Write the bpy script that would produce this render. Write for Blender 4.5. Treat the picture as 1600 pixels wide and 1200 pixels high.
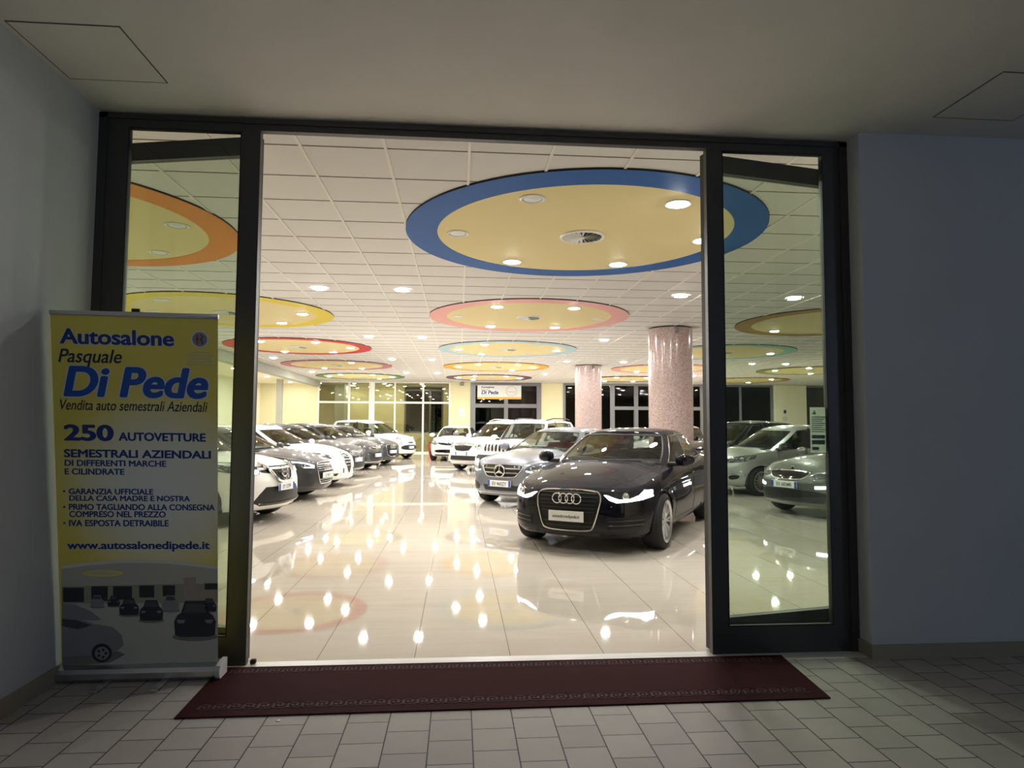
import bpy, bmesh, math, random
from mathutils import Vector, Matrix, geometry
from mathutils.bvhtree import BVHTree

for o in list(bpy.data.objects):
    bpy.data.objects.remove(o)
SC = bpy.context.scene
COL = SC.collection
rng = random.Random(7)
PI = math.pi

# ------------------------------------------------------------------ camera
F_PX, YAW, PITCH, ROLL = 1026.648, 0.0805, 0.0611, 0.0047
cam_d = bpy.data.cameras.new('camera')
cam_d.sensor_fit = 'HORIZONTAL'
cam_d.sensor_width = 36.0
cam_d.lens = 36.0 * F_PX / 1600.0
cam_d.clip_end = 200
cam = bpy.data.objects.new('camera', cam_d)
COL.objects.link(cam)
_fw = Vector((math.sin(YAW)*math.cos(PITCH), math.cos(YAW)*math.cos(PITCH), math.sin(PITCH)))
_r0 = Vector((math.cos(YAW), -math.sin(YAW), 0))
_u0 = _r0.cross(_fw)
_r = _r0*math.cos(ROLL) + _u0*math.sin(ROLL)
_u = -_r0*math.sin(ROLL) + _u0*math.cos(ROLL)
_m = Matrix((_r, _u, -_fw)).transposed().to_4x4()
_m.translation = Vector((0, -4.282, 1.5))
cam.matrix_world = _m
SC.camera = cam

# ------------------------------------------------------------------ light outside, exposure
SC.view_settings.view_transform = 'Standard'
SC.view_settings.look = 'None'
SC.view_settings.exposure = 0.0
SC.view_settings.gamma = 1.0
SC.view_settings.use_curve_mapping = False
LAMP = 500.0        # radiance of the showroom downlights
world = bpy.data.worlds.new('night')
SC.world = world
world.use_nodes = True
bg = world.node_tree.nodes['Background']
bg.inputs[0].default_value = (0.55, 0.68, 0.95, 1)
bg.inputs[1].default_value = 0.05

def outside_fill_light(loc, power, color, radius):
    d = bpy.data.lights.new('outside_fill', 'POINT')
    d.energy = power
    d.color = color
    d.shadow_soft_size = radius
    o = bpy.data.objects.new('outside_fill', d)
    o.location = loc
    COL.objects.link(o)
outside_fill_light((9.3, -9.6, 2.6), 175, (0.55, 0.75, 1.0), 0.5)  # unseen lamp added for the bluish light on the right wall
outside_fill_light((-0.6, -10.5, 2.9), 80, (0.75, 0.85, 1.0), 0.4)  # unseen lamp added behind the camera to brighten the banner

# ------------------------------------------------------------------ materials
MATS = {}
def mat(name, color=(.8, .8, .8), rough=.5, metal=0.0, coat=0.0, spec=.5, emit=None, emit_s=0.0, coat_rough=.03):
    if name in MATS:
        return MATS[name]
    m = bpy.data.materials.new(name)
    m.use_nodes = True
    b = m.node_tree.nodes['Principled BSDF']
    b.inputs['Base Color'].default_value = (*color, 1)
    b.inputs['Roughness'].default_value = rough
    b.inputs['Metallic'].default_value = metal
    b.inputs['Specular IOR Level'].default_value = spec
    b.inputs['Coat Weight'].default_value = coat
    b.inputs['Coat Roughness'].default_value = coat_rough
    if emit:
        b.inputs['Emission Color'].default_value = (*emit, 1)
        b.inputs['Emission Strength'].default_value = emit_s
    MATS[name] = m
    return m

class NT:
    """tiny node-graph helper"""
    def __init__(s, m):
        s.t = m.node_tree
        s.b = s.t.nodes.get('Principled BSDF')
    def n(s, kind, **kw):
        x = s.t.nodes.new(kind)
        for k, v in kw.items():
            setattr(x, k, v)
        return x
    def l(s, a, b):
        s.t.links.new(a, b)
    def math(s, op, a, b=None, c=None):
        x = s.n('ShaderNodeMath', operation=op)
        for i, v in enumerate((a, b, c)):
            if v is None:
                continue
            if isinstance(v, (int, float)):
                x.inputs[i].default_value = v
            else:
                s.l(v, x.inputs[i])
        return x.outputs[0]
    def mix(s, f, a, b):
        x = s.n('ShaderNodeMix', data_type='RGBA')
        for sock, v in ((x.inputs[0], f), (x.inputs[6], a), (x.inputs[7], b)):
            if isinstance(v, (int, float)):
                sock.default_value = v
            elif isinstance(v, tuple):
                sock.default_value = (*v, 1)
            else:
                s.l(v, sock)
        return x.outputs[2]
    def pos(s):
        g = s.n('ShaderNodeNewGeometry')
        x = s.n('ShaderNodeSeparateXYZ')
        s.l(g.outputs['Position'], x.inputs[0])
        return g.outputs['Position'], x.outputs[0], x.outputs[1], x.outputs[2]
    def noise(s, vec, scale, detail=3.0, rough=.5):
        x = s.n('ShaderNodeTexNoise')
        x.inputs['Scale'].default_value = scale
        x.inputs['Detail'].default_value = detail
        x.inputs['Roughness'].default_value = rough
        if vec is not None:
            s.l(vec, x.inputs['Vector'])
        return x.outputs[0]
    def ramp(s, f, stops):
        x = s.n('ShaderNodeValToRGB')
        e = x.color_ramp.elements
        while len(e) < len(stops):
            e.new(.5)
        for el, (p, c) in zip(e, stops):
            el.position = p
            el.color = (*c, 1)
        s.l(f, x.inputs[0])
        return x.outputs[0]
    def line(s, x, off, pitch, width):
        """1 where |x - (off + k*pitch)| < width/2"""
        f = s.math('FRACT', s.math('ADD', s.math('DIVIDE', s.math('SUBTRACT', x, off), pitch), .5))
        return s.math('LESS_THAN', s.math('ABSOLUTE', s.math('SUBTRACT', f, .5)), width/2/pitch)

def glass_mat(name, tint, ior=1.5, refl=1.0):
    m = bpy.data.materials.new(name)
    m.use_nodes = True
    t = m.node_tree
    t.nodes.remove(t.nodes['Principled BSDF'])
    out = t.nodes['Material Output']
    lw = t.nodes.new('ShaderNodeLayerWeight')
    lw.inputs['Blend'].default_value = .5
    pw = t.nodes.new('ShaderNodeMath')
    pw.operation = 'POWER'
    pw.inputs[1].default_value = 5.0
    t.links.new(lw.outputs['Facing'], pw.inputs[0])
    mul = t.nodes.new('ShaderNodeMath')
    mul.operation = 'MULTIPLY_ADD'
    r0 = ((ior-1)/(ior+1))**2*refl
    mul.inputs[1].default_value = 1-r0
    mul.inputs[2].default_value = r0
    mul.use_clamp = True
    fr = pw
    tr = t.nodes.new('ShaderNodeBsdfTransparent')
    tr.inputs[0].default_value = (*tint, 1)
    gl = t.nodes.new('ShaderNodeBsdfGlossy')
    gl.inputs['Roughness'].default_value = 0.0
    mx = t.nodes.new('ShaderNodeMixShader')
    t.links.new(fr.outputs[0], mul.inputs[0])
    t.links.new(mul.outputs[0], mx.inputs[0])
    t.links.new(tr.outputs[0], mx.inputs[1])
    t.links.new(gl.outputs[0], mx.inputs[2])
    t.links.new(mx.outputs[0], out.inputs[0])
    MATS[name] = m
    return m

def plaster(name, color, bump=.15, var=.06):
    m = mat(name, color, .85, spec=.2)
    g = NT(m)
    p, x, y, z = g.pos()
    nz = g.noise(p, 2.2, 4)
    c2 = tuple(c*(1-var*2) for c in color)
    g.l(g.mix(nz, color, c2), g.b.inputs['Base Color'])
    bp = g.n('ShaderNodeBump')
    bp.inputs['Strength'].default_value = bump
    bp.inputs['Distance'].default_value = .004
    g.l(g.noise(p, 160, 2), bp.inputs['Height'])
    g.l(bp.outputs[0], g.b.inputs['Normal'])
    return m

plaster('soffit_paint', (.78, .75, .70))
plaster('wall_paint_outside', (.58, .60, .63))
plaster('cream_wall', (.80, .74, .48), .05, .02)
plaster('cream_wall_pale', (.87, .83, .66), .05, .02)
plaster('ceiling_tile', (.77, .75, .73), .2, .01)
mat('tbar', (.82, .78, .72), .5)
mat('grey_beam', (.42, .42, .36), .7)
mat('dark_void', (.012, .012, .014), .9)
mat('door_metal', (.058, .056, .055), .42, metal=.3)
mat('door_seal', (.006, .006, .006), .6)
mat('grey_frame', (.20, .20, .205), .4, metal=.3)
mat('white_frame', (.85, .84, .80), .45)
mat('base_tan', (.33, .29, .22), .8)
mat('threshold_stone', (.72, .70, .64), .35)
glass_mat('sidelight_glass', (.95, .96, .94))
glass_mat('leaf_glass', (.82, .89, .82))
glass_mat('partition_glass', (.62, .62, .50), 1.5, 1.6)
glass_mat('night_glass', (.35, .35, .38), 1.5, 1.0)
glass_mat('car_glass', (.58, .63, .58), 1.5, 1.8)
glass_mat('lamp_glass', (.82, .84, .86), 1.5, 1.0)
mat('chrome', (.80, .80, .80), .12, metal=1)
mat('satin_silver', (.62, .62, .64), .3, metal=1)
mat('black_plastic', (.012, .012, .013), .45)
mat('black_gloss', (.006, .006, .007), .12, coat=.6)
mat('grille_black', (.008, .008, .009), .5, spec=.3)
mat('rubber', (.012, .012, .012), .75)
mat('interior_dark', (.022, .021, .022), .8)
mat('interior_grey', (.10, .10, .10), .8)
mat('plate_white', (.80, .80, .78), .5)
mat('plate_blue', (.02, .08, .42), .5)
mat('plate_ink', (.02, .02, .025), .5)
mat('led', (1, 1, 1), .4, emit=(.86, .92, 1.0), emit_s=30)
mat('led_soft', (1, 1, 1), .4, emit=(.80, .86, 1.0), emit_s=6)
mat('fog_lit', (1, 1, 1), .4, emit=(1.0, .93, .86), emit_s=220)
mat('tail_red', (.35, .01, .012), .2, coat=1)
mat('badge_red', (.45, .02, .02), .4)
mat('red_paint', (.55, .03, .02), .4)
mat('paper', (.82, .85, .84), .7)
mat('lamp_on', (1, 1, 1), .5, emit=(1.0, .98, .945), emit_s=LAMP)
mat('lamp_off', (.45, .52, .58), .25)
mat('lamp_trim', (.82, .80, .76), .35)
mat('vent_white', (.80, .79, .75), .4)
mat('vent_dark', (.02, .02, .02), .8)

def paint(name, color, metal=.35, rough=.35, coat=1.0):
    return mat(name, color, rough, metal=metal, coat=coat, coat_rough=.02)
mat('paint_black', (.002, .002, .006), .5, coat=.6, spec=.05, coat_rough=.012)
paint('paint_silver_blue', (.21, .23, .275), .55)
paint('paint_silver_white', (.74, .76, .77), .25)
paint('paint_white', (.86, .85, .82), 0)
paint('paint_dark_grey', (.020, .020, .022), .2, .45, .5)
paint('paint_mid_grey', (.060, .062, .067), .4, .4, .6)
paint('paint_blue_grey', (.026, .030, .038), .2, .45, .5)
paint('paint_silver', (.42, .44, .44), .45)
paint('paint_grey', (.16, .165, .165), .5)

def floor_material():
    m = mat('polished_floor', (.72, .64, .50), .03, spec=.5)
    g = NT(m)
    p, x, y, z = g.pos()
    lx = g.line(x, -1.5018, .6168, .0042)
    ly = g.line(y, .687, .6168, .0035)
    cloud = g.noise(p, .9, 4)
    sx = g.n('ShaderNodeMapping')
    sx.inputs['Scale'].default_value = (.35, 3.0, 1)
    g.l(p, sx.inputs[0])
    vein = g.noise(sx.outputs[0], 2.2, 5, .6)
    c = g.ramp(g.math('ADD', g.math('MULTIPLY', cloud, .4), g.math('MULTIPLY', vein, .6)),
               [(.3, (.62, .55, .455)), (.5, (.67, .605, .51)), (.75, (.71, .65, .56))])
    c = g.mix(g.math('MULTIPLY', ly, .30), c, (.30, .24, .17))
    c = g.mix(g.math('MULTIPLY', lx, .85), c, (.06, .045, .035))
    g.l(c, g.b.inputs['Base Color'])
    bp = g.n('ShaderNodeBump')
    bp.inputs['Strength'].default_value = .0018
    bp.inputs['Distance'].default_value = .01
    g.l(g.noise(p, 7.0, 2), bp.inputs['Height'])
    g.l(bp.outputs[0], g.b.inputs['Normal'])
floor_material()

def pavement_material():
    m = mat('paving', (.30, .28, .26), .7, spec=.3)
    g = NT(m)
    p, x, y, z = g.pos()
    PX, PY = .2079, .2190
    fx = g.math('DIVIDE', g.math('ADD', x, .96), PX)
    col = g.math('FLOOR', fx)
    odd = g.math('MODULO', g.math('ADD', col, 100.0), 2.0)
    yy = g.math('ADD', y, g.math('MULTIPLY', odd, PY/2))
    lx = g.line(x, -.96, PX, .0065)
    ly = g.line(yy, -.8353 + PY*2 + PY/2*0, PY, .006)
    row = g.math('FLOOR', g.math('DIVIDE', g.math('ADD', yy, .8353), PY))
    cell = g.n('ShaderNodeCombineXYZ')
    g.l(col, cell.inputs[0]); g.l(row, cell.inputs[1])
    wn = g.n('ShaderNodeTexWhiteNoise')
    g.l(cell.outputs[0], wn.inputs['Vector'])
    base = g.ramp(wn.outputs['Value'], [(0, (.40, .37, .35)), (1, (.49, .46, .43))])
    dirt = g.noise(p, 9, 5, .6)
    base = g.mix(g.math('MULTIPLY', dirt, .45), base, (.29, .27, .25))
    joint = g.math('MAXIMUM', lx, ly)
    g.l(g.mix(joint, base, (.05, .045, .042)), g.b.inputs['Base Color'])
    bp = g.n('ShaderNodeBump')
    bp.inputs['Strength'].default_value = .5
    bp.inputs['Distance'].default_value = .004
    g.l(g.math('SUBTRACT', g.math('MULTIPLY', g.noise(p, 60, 3), .3), joint), bp.inputs['Height'])
    g.l(bp.outputs[0], g.b.inputs['Normal'])
pavement_material()

def granite_material():
    m = mat('pink_mosaic', (.6, .45, .42), .18, coat=.5)
    g = NT(m)
    tc = g.n('ShaderNodeTexCoord')
    v = g.n('ShaderNodeTexVoronoi')
    v.inputs['Scale'].default_value = 105
    g.l(tc.outputs['Object'], v.inputs['Vector'])
    sp = g.n('ShaderNodeSeparateColor')
    g.l(v.outputs['Color'], sp.inputs[0])
    c = g.ramp(sp.outputs[0], [(0, (.26, .17, .16)), (.25, (.42, .29, .27)), (.6, (.54, .40, .38)), (1, (.70, .60, .56))])
    g.l(c, g.b.inputs['Base Color'])
granite_material()

def mat_material():
    m = mat('mat_fibre', (.045, .012, .014), .95, spec=.1)
    g = NT(m)
    p, x, y, z = g.pos()
    g.l(g.mix(g.noise(p, 240, 2), (.060, .014, .017), (.028, .008, .010)), g.b.inputs['Base Color'])
    bp = g.n('ShaderNodeBump')
    bp.inputs['Strength'].default_value = .6
    bp.inputs['Distance'].default_value = .004
    g.l(g.noise(p, 400, 2), bp.inputs['Height'])
    g.l(bp.outputs[0], g.b.inputs['Normal'])
mat_material()
mat('mat_key', (.062, .022, .026), .9)
M = MATS

# ------------------------------------------------------------------ object helpers
def mesh_obj(name, verts, faces, m, parent=None, smooth=False, angle=None):
    me = bpy.data.meshes.new(name)
    me.from_pydata([tuple(v) for v in verts], [], faces)
    me.validate()
    o = bpy.data.objects.new(name, me)
    COL.objects.link(o)
    if m is not None:
        me.materials.append(M[m] if isinstance(m, str) else m)
    if smooth:
        me.polygons.foreach_set('use_smooth', [True]*len(me.polygons))
        if angle:
            me.set_sharp_from_angle(angle=math.radians(angle))
    if parent is not None:
        o.parent = parent
    return o

class MB:
    """collects shapes into one mesh"""
    def __init__(s):
        s.v, s.f = [], []
    def add(s, v, f):
        k = len(s.v)
        s.v += [Vector(p) for p in v]
        s.f += [tuple(i+k for i in q) for q in f]
        return s
    def box(s, x0, x1, y0, y1, z0, z1):
        v = [(x, y, z) for z in (z0, z1) for y in (y0, y1) for x in (x0, x1)]
        return s.add(v, [(0, 2, 3, 1), (4, 5, 7, 6), (0, 1, 5, 4), (2, 6, 7, 3), (0, 4, 6, 2), (1, 3, 7, 5)])
    def rbox(s, x0, x1, y0, y1, z0, z1, r, n=3):
        """box with rounded edges"""
        bm = bmesh.new()
        bmesh.ops.create_cube(bm, size=1)
        for v in bm.verts:
            v.co = Vector(((x0+x1)/2+v.co.x*(x1-x0), (y0+y1)/2+v.co.y*(y1-y0), (z0+z1)/2+v.co.z*(z1-z0)))
        bmesh.ops.bevel(bm, geom=bm.edges[:], offset=r, segments=n, affect='EDGES', profile=.5)
        bm.verts.index_update()
        s.add([v.co.copy() for v in bm.verts], [[v.index for v in f.verts] for f in bm.faces])
        bm.free()
        return s
    def lathe(s, prof, n=32, axis='z', c=(0, 0, 0), close=False):
        v, f = [], []
        for k in range(n):
            a = 2*PI*k/n
            for r, h in prof:
                p = (r*math.cos(a), r*math.sin(a), h)
                if axis == 'y':
                    p = (p[0], h, p[1])
                elif axis == 'x':
                    p = (h, p[0], p[1])
                v.append((p[0]+c[0], p[1]+c[1], p[2]+c[2]))
        m_ = len(prof)
        for k in range(n):
            for i in range(m_ if close else m_-1):
                a, b = k*m_+i, k*m_+(i+1) % m_
                c2, d = ((k+1) % n)*m_+(i+1) % m_, ((k+1) % n)*m_+i
                f.append((a, d, c2, b) if axis != 'y' else (a, b, c2, d))
        return s.add(v, f)
    def disc(s, r, n=24, c=(0, 0, 0), axis='z', flip=False):
        v = []
        for k in range(n):
            a = 2*PI*k/n
            p = (r*math.cos(a), r*math.sin(a))
            q = {'z': (p[0], p[1], 0), 'y': (p[0], 0, p[1]), 'x': (0, p[0], p[1])}[axis]
            v.append((q[0]+c[0], q[1]+c[1], q[2]+c[2]))
        idx = list(range(n))
        return s.add(v, [tuple(idx[::-1] if flip else idx)])
    def tube(s, pts, r, n=8, closed=False, flat=None):
        pts = [Vector(p) for p in pts]
        N = len(pts)
        v, f = [], []
        prev = None
        for i, p in enumerate(pts):
            a = pts[(i-1) % N] if (closed or i > 0) else p
            b = pts[(i+1) % N] if (closed or i < N-1) else p
            t = (b-a)
            t = t.normalized() if t.length > 1e-9 else Vector((1, 0, 0))
            if prev is None:
                h = Vector((0, 0, 1)) if abs(t.z) < .9 else Vector((1, 0, 0))
                nrm = t.cross(h).normalized()
            else:
                nrm = prev - t*prev.dot(t)
                nrm = nrm.normalized() if nrm.length > 1e-6 else t.orthogonal().normalized()
            prev = nrm
            bn = t.cross(nrm)
            rr = r[i] if isinstance(r, (list, tuple)) else r
            for k in range(n):
                ang = 2*PI*k/n
                v.append(p + nrm*(rr*math.cos(ang)) + bn*(rr*math.sin(ang)*(flat or 1)))
        for i in range(N if closed else N-1):
            j = (i+1) % N
            for k in range(n):
                k2 = (k+1) % n
                f.append((i*n+k, i*n+k2, j*n+k2, j*n+k))
        if not closed:
            f.append(tuple(range(n))[::-1])
            f.append(tuple((N-1)*n+k for k in range(n)))
        return s.add(v, f)
    def prism(s, poly, z0, z1):
        """extrude an (x,y) polygon"""
        n = len(poly)
        v = [(x, y, z0) for x, y in poly] + [(x, y, z1) for x, y in poly]
        f = [tuple(range(n))[::-1], tuple(range(n, 2*n))] + [(i, (i+1) % n, n+(i+1) % n, n+i) for i in range(n)]
        return s.add(v, f)
    def tf(s, mtx):
        s.v = [mtx @ p for p in s.v]
        return s
    def build(s, name, m, parent=None, smooth=False, angle=40):
        return mesh_obj(name, s.v, s.f, m, parent, smooth, angle if smooth else None)

def empty(name, loc=(0, 0, 0), rz=0):
    o = bpy.data.objects.new(name, None)
    o.location = loc
    o.rotation_euler = (0, 0, rz)
    o.empty_display_size = .2
    COL.objects.link(o)
    return o

def tag(o, label=None, cat=None, group=None, kind=None):
    if label: o['label'] = label
    if cat: o['category'] = cat
    if group: o['group'] = group
    if kind: o['kind'] = kind
    return o
def struct(o):
    o['kind'] = 'structure'
    return o

def copy_tree(o, parent=None):
    c = o.copy()
    COL.objects.link(c)
    if parent is not None:
        c.parent = parent
    for ch in list(o.children):
        copy_tree(ch, c)
    return c

def text_obj(name, s, size, m, parent, mtx, sx=1.0, bold=0.0, shear=0.0, extrude=.0004, align='LEFT', sub=6, fat=0.0):
    """lettering as a thin mesh; the text runs along local x, up along local y, and faces local z"""
    cu = bpy.data.curves.new(name, 'FONT')
    cu.body = s
    cu.size = size
    cu.offset = bold*size
    cu.shear = shear
    cu.extrude = extrude
    cu.align_x = align
    cu.resolution_u = sub
    t = bpy.data.objects.new('tmp_text', cu)
    COL.objects.link(t)
    bpy.context.view_layer.update()
    me = bpy.data.meshes.new_from_object(t.evaluated_get(bpy.context.evaluated_depsgraph_get()))
    bpy.data.objects.remove(t)
    if fat:      # heavier strokes: copies of the outline shifted all round
        bm = bmesh.new()
        for k in range(16):
            a = 2*PI*k/16
            m2 = me.copy()
            m2.transform(Matrix.Translation((fat*size*math.cos(a), fat*size*.7*math.sin(a), -.000008*(k+1))))
            bm.from_mesh(m2)
            bpy.data.meshes.remove(m2)
        bm.from_mesh(me)
        bm.to_mesh(me)
        bm.free()
    me.transform(Matrix.Diagonal((sx, 1, 1, 1)))
    me.transform(mtx)
    me.name = name
    me.materials.clear()
    me.materials.append(M[m] if isinstance(m, str) else m)
    o = bpy.data.objects.new(name, me)
    COL.objects.link(o)
    o.parent = parent
    return o

# ------------------------------------------------------------------ the setting
HC = 3.645          # showroom ceiling
YB = 29.78          # far wall
ZS = 3.485          # soffit over the entrance
XL, XR = -10.0, 22.0
# floors
struct(MB().box(XL, XR, .0, YB+6, -.2, 0).build('floor', 'polished_floor'))
struct(MB().box(-2.3, 9.0, -9.0, -.12, -.2, 0).build('pavement', 'paving'))
struct(MB().box(-2.3, 2.68, -.12, .0, -.2, .001).build('trim_1', 'threshold_stone'))
struct(MB().box(-1.304, 1.675, .0, .062, -.1, .0015).build('trim_2', 'threshold_stone'))
# porch: walls, soffit
struct(MB().box(-2.7, -2.3, -9.0, .10, 0, ZS).build('wall_left', 'wall_paint_outside'))
struct(MB().box(-2.3, -2.285, -9.0, -.02, 0, .095).build('baseboard_left', 'base_tan'))
struct(MB().box(2.68, 9.0, -.145, .20, 0, ZS).build('wall_right', 'wall_paint_outside'))
struct(MB().box(2.665, 9.0, -.160, -.145, 0, .09).box(2.665, 2.68, -.145, -.013, 0, .09).build('baseboard_right', 'base_tan'))
struct(MB().box(-2.7, 9.0, -9.0, .20, ZS, ZS+.3).build('ceiling_porch', 'soffit_paint'))
# showroom shell
wf = MB().box(XL, -2.3, .10, .30, 0, HC+.1).box(2.68, XR, .20, .30, 0, HC+.1).box(-2.3, 2.68, .20, .30, ZS+.05, HC+.1)
struct(wf.build('wall_front', 'cream_wall_pale'))
struct(MB().box(XL-.2, XL, .1, YB+.2, 0, HC+.1).build('wall_side', 'cream_wall_pale'))
struct(MB().box(XR, XR+.2, .1, YB+.2, 0, HC+.1).build('wall_side_far', 'cream_wall'))
back = MB()
for a, b in ((XL, -7.12), (-.45, .6), (4.26, 5.44), (16.83, 18.51), (21.5, XR)):
    back.box(a, b, YB, YB+.35, 0, HC+.1)
struct(back.build('wall_back', 'cream_wall'))
struct(MB().box(-8.30, -8.06, 26.4, 26.65, 0, 3.5).build('pilaster_side', 'grey_beam'))
struct(MB().box(16.83, 18.51, YB-.35, YB, 0, HC).build('pilaster_back', 'cream_wall_pale'))

# showroom ceiling: board with a T-bar grid hanging just under it
struct(MB().box(XL, XR, .10, YB+.3, HC+.010, HC+.12).build('ceiling', 'ceiling_tile'))
g = MB()
x = -1.9014 - .6548*12
while x < XR:
    g.box(x-.012, x+.012, .3, YB, HC-.002, HC+.012)
    x += .6548
struct(g.build('ceiling_main_bars', 'tbar'))
g = MB()
mat('tile_gap', (.20, .16, .12), .9)  # dark colour stands for the shadow gaps between tiles
y = .8157
while y < YB:
    g.box(XL, XR, y-.0045, y+.0045, HC+.006, HC+.012)
    y += .6384
struct(g.build('ceiling_tile_gaps', 'tile_gap'))
struct(MB().box(-7.30, -7.02, 6.0, YB, 3.36, HC+.02).build('ceiling_beam', 'grey_beam'))
struct(MB().box(XL, -7.30, 6.0, YB, 3.50, HC).build('ceiling_side_bay', 'cream_wall_pale'))

# far wall: white framed partition with an olive lobby behind it
w1 = struct(empty('window_1', (0, YB, 0)))
f = MB()
for a, b in ((-7.16, -7.08), (-5.63, -5.53), (-4.58, -4.44), (-4.42, -4.30), (-3.31, -3.23), (-1.88, -1.79), (-.52, -.44)):
    f.box(a, b, -.04, .06, 0, HC)
f.box(-7.12, -.45, -.045, .065, 2.53, 2.63)
f.box(-7.12, -.45, -.035, .055, HC-.06, HC)
f.box(-7.12, -.45, -.035, .055, 0, .07)
f.build('window_frame', 'white_frame', w1)
for a, b in ((-7.08, -5.63), (-5.53, -4.58), (-4.30, -3.31), (-3.23, -1.88), (-1.79, -.52)):
    MB().box(a, b, .005, .013, .07, 2.53).build('window_pane', 'partition_glass', w1)
    MB().box(a, b, .005, .013, 2.63, HC-.06).build('window_pane', 'partition_glass', w1)
lob = MB()
lob.box(-8.6, -3.15, YB+4.4, YB+4.6, 0, HC).box(-.9, .6, YB+4.4, YB+4.6, 0, HC).box(-3.15, -.9, YB+4.4, YB+4.6, 0, .95).box(-8.8, -8.6, YB+.3, YB+4.6, 0, HC).box(.5, .7, YB+.35, YB+4.6, 0, HC)
struct(lob.build('wall_lobby', 'cream_wall'))
struct(MB().box(-8.8, .7, YB+.3, YB+5, HC, HC+.1).build('ceiling_lobby', 'ceiling_tile'))
struct(MB().box(-6.75, -6.25, YB+2.4, YB+4.4, 0, HC).build('pilaster_lobby', 'grey_beam'))
w2 = struct(empty('window_2', (0, YB+4.45, 0)))
MB().box(-3.15, -3.05, -.05, .06, .95, HC-.15).box(-1.72, -1.60, -.05, .06, .95, HC-.15).box(-1.0, -.9, -.05, .06, .95, HC-.15).box(-3.15, -.9, -.05, .06, HC-.25, HC-.15).box(-3.15, -.9, -.05, .06, .95, 1.03).build('window_frame', 'grey_frame', w2)
MB().box(-3.05, -1.72, .0, .01, 1.03, HC-.25).build('window_pane', 'night_glass', w2)
MB().box(-1.60, -1.0, .0, .01, 1.03, HC-.25).build('window_pane', 'night_glass', w2)

# far wall: grey double door with fanlight
def glazed(name, spans, posts, rails, y=YB, post_w=.12):
    e = struct(empty(name, (0, y, 0)))
    x0, x1 = spans
    b = MB()
    for px, w in posts:
        b.box(px-w/2, px+w/2, -.05, .07, 0, HC)
    for z0, z1, a, c in rails:
        b.box(a, c, -.04, .06, z0, z1)
    b.build('frame', 'grey_frame', e)
    xs = [x0] + [p for p, w in posts if x0 < p < x1] + [x1]
    for a, c in zip(xs, xs[1:]):
        MB().box(a+.02, c-.02, .0, .01, .06, HC-.06).build('pane', 'night_glass', e)
    return e
d1 = glazed('door_1', (.6, 4.26), ((.72, .26), (2.44, .20), (4.16, .24)), ((2.35, 2.55, .6, 4.26), (HC-.16, HC, .6, 4.26), (0, .14, .6, 4.26)))
for hx in (2.28, 2.60):
    MB().tube([(hx, -.12, 1.0), (hx, -.12, 1.5)], .018).build('handle', 'black_plastic', d1)
glazed('window_3', (5.44, 8.05), ((5.5, .12), (8.05, .24)), ((HC-.10, HC, 5.44, 8.05), (0, .1, 5.44, 8.05)))
d2 = glazed('door_2', (8.05, 13.0), ((9.32, .22), (10.3, .14), (11.6, .22), (12.9, .22)), ((2.28, 2.46, 8.05, 13.0), (HC-.10, HC, 8.05, 13.0), (0, .14, 8.05, 13.0)))
for hx in (9.16, 11.44):
    MB().tube([(hx, -.12, .9), (hx, -.12, 2.2)], .022).build('handle', 'black_plastic', d2)
glazed('window_4', (13.0, 16.83), ((15.0, .12), (16.75, .16)), ((HC-.10, HC, 13.0, 16.83), (0, .1, 13.0, 16.83)))
glazed('window_5', (18.51, 21.5), ((18.6, .16), (20.2, .1)), ((HC-.10, HC, 18.51, 21.5), (0, .1, 18.51, 21.5)))
struct(MB().box(.3, XR+2, YB+5.0, YB+5.2, 0, 5).box(-9, .7, YB+6.0, YB+6.2, 0, 5).build('wall_night', 'dark_void'))

# columns
for i, (cx, cy) in enumerate(((4.69, 9.98), (4.70, 19.35))):
    c = struct(MB().lathe([(.485, 0), (.485, HC-.02)], 64).build('column', 'pink_mosaic', smooth=True))
    c.location = (cx, cy, 0)
    hc = MB().rbox(-.035, .035, -.05, .03, -.055, .055, .015).build('wall_spotlight', 'grey_frame')
    hc.location = (cx-.02+i*.1, cy-.52, HC-.09)
    tag(hc, ('small grey sensor box high on the nearer pink column', 'small grey sensor box high on the farther pink column')[i], 'sensor')

# ------------------------------------------------------------------ entrance: fixed side panels and the two folded leaves
def side_panel(name, x0, x1, g0, g1, label):
    e = tag(empty(name, ((x0+x1)/2, 0, 0)), label, 'door')
    cx = (x0+x1)/2
    b = MB()
    b.box(x0-cx, g0-cx, .0, .05, .002, 3.474)
    b.box(g1-cx, x1-cx, .0, .05, .002, 3.474)
    b.box(g0-cx, g1-cx, .0, .05, .002, .176)
    b.box(g0-cx, g1-cx, .0, .05, 3.386, 3.474)
    if x0 < -2:      # outer jamb step
        b.box(x0-cx, x0-cx+.055, -.012, .0, .002, 3.474)
    b.box(x0-cx, x1-cx, -.012, .0, 3.44, 3.474)
    if x1 > 2.6:
        b.box(x1-cx-.055, x1-cx, -.012, .0, .002, 3.474)
    b.build('frame', 'door_metal', e)
    MB().box(g0-cx, g0-cx+.005, -.003, .02, .176, 3.386).box(g1-cx-.005, g1-cx, -.003, .02, .176, 3.386).box(g0-cx, g1-cx, -.003, .02, .176, .184).box(g0-cx, g1-cx, -.003, .02, 3.378, 3.386).build('glazing_bead', 'door_seal', e)
    MB().box(g0-cx, g1-cx, .022, .030, .176, 3.386).build('glass_pane', 'sidelight_glass', e)
    return e
side_panel('entrance_side_panel', -2.303, -1.300, -2.121, -1.421, 'fixed dark metal glass panel beside the entrance, behind the yellow roll-up banner')
side_panel('entrance_side_panel', 1.673, 2.678, 1.785, 2.5025, 'fixed dark metal glass panel beside the entrance, next to the bare blue-grey wall')
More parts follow.
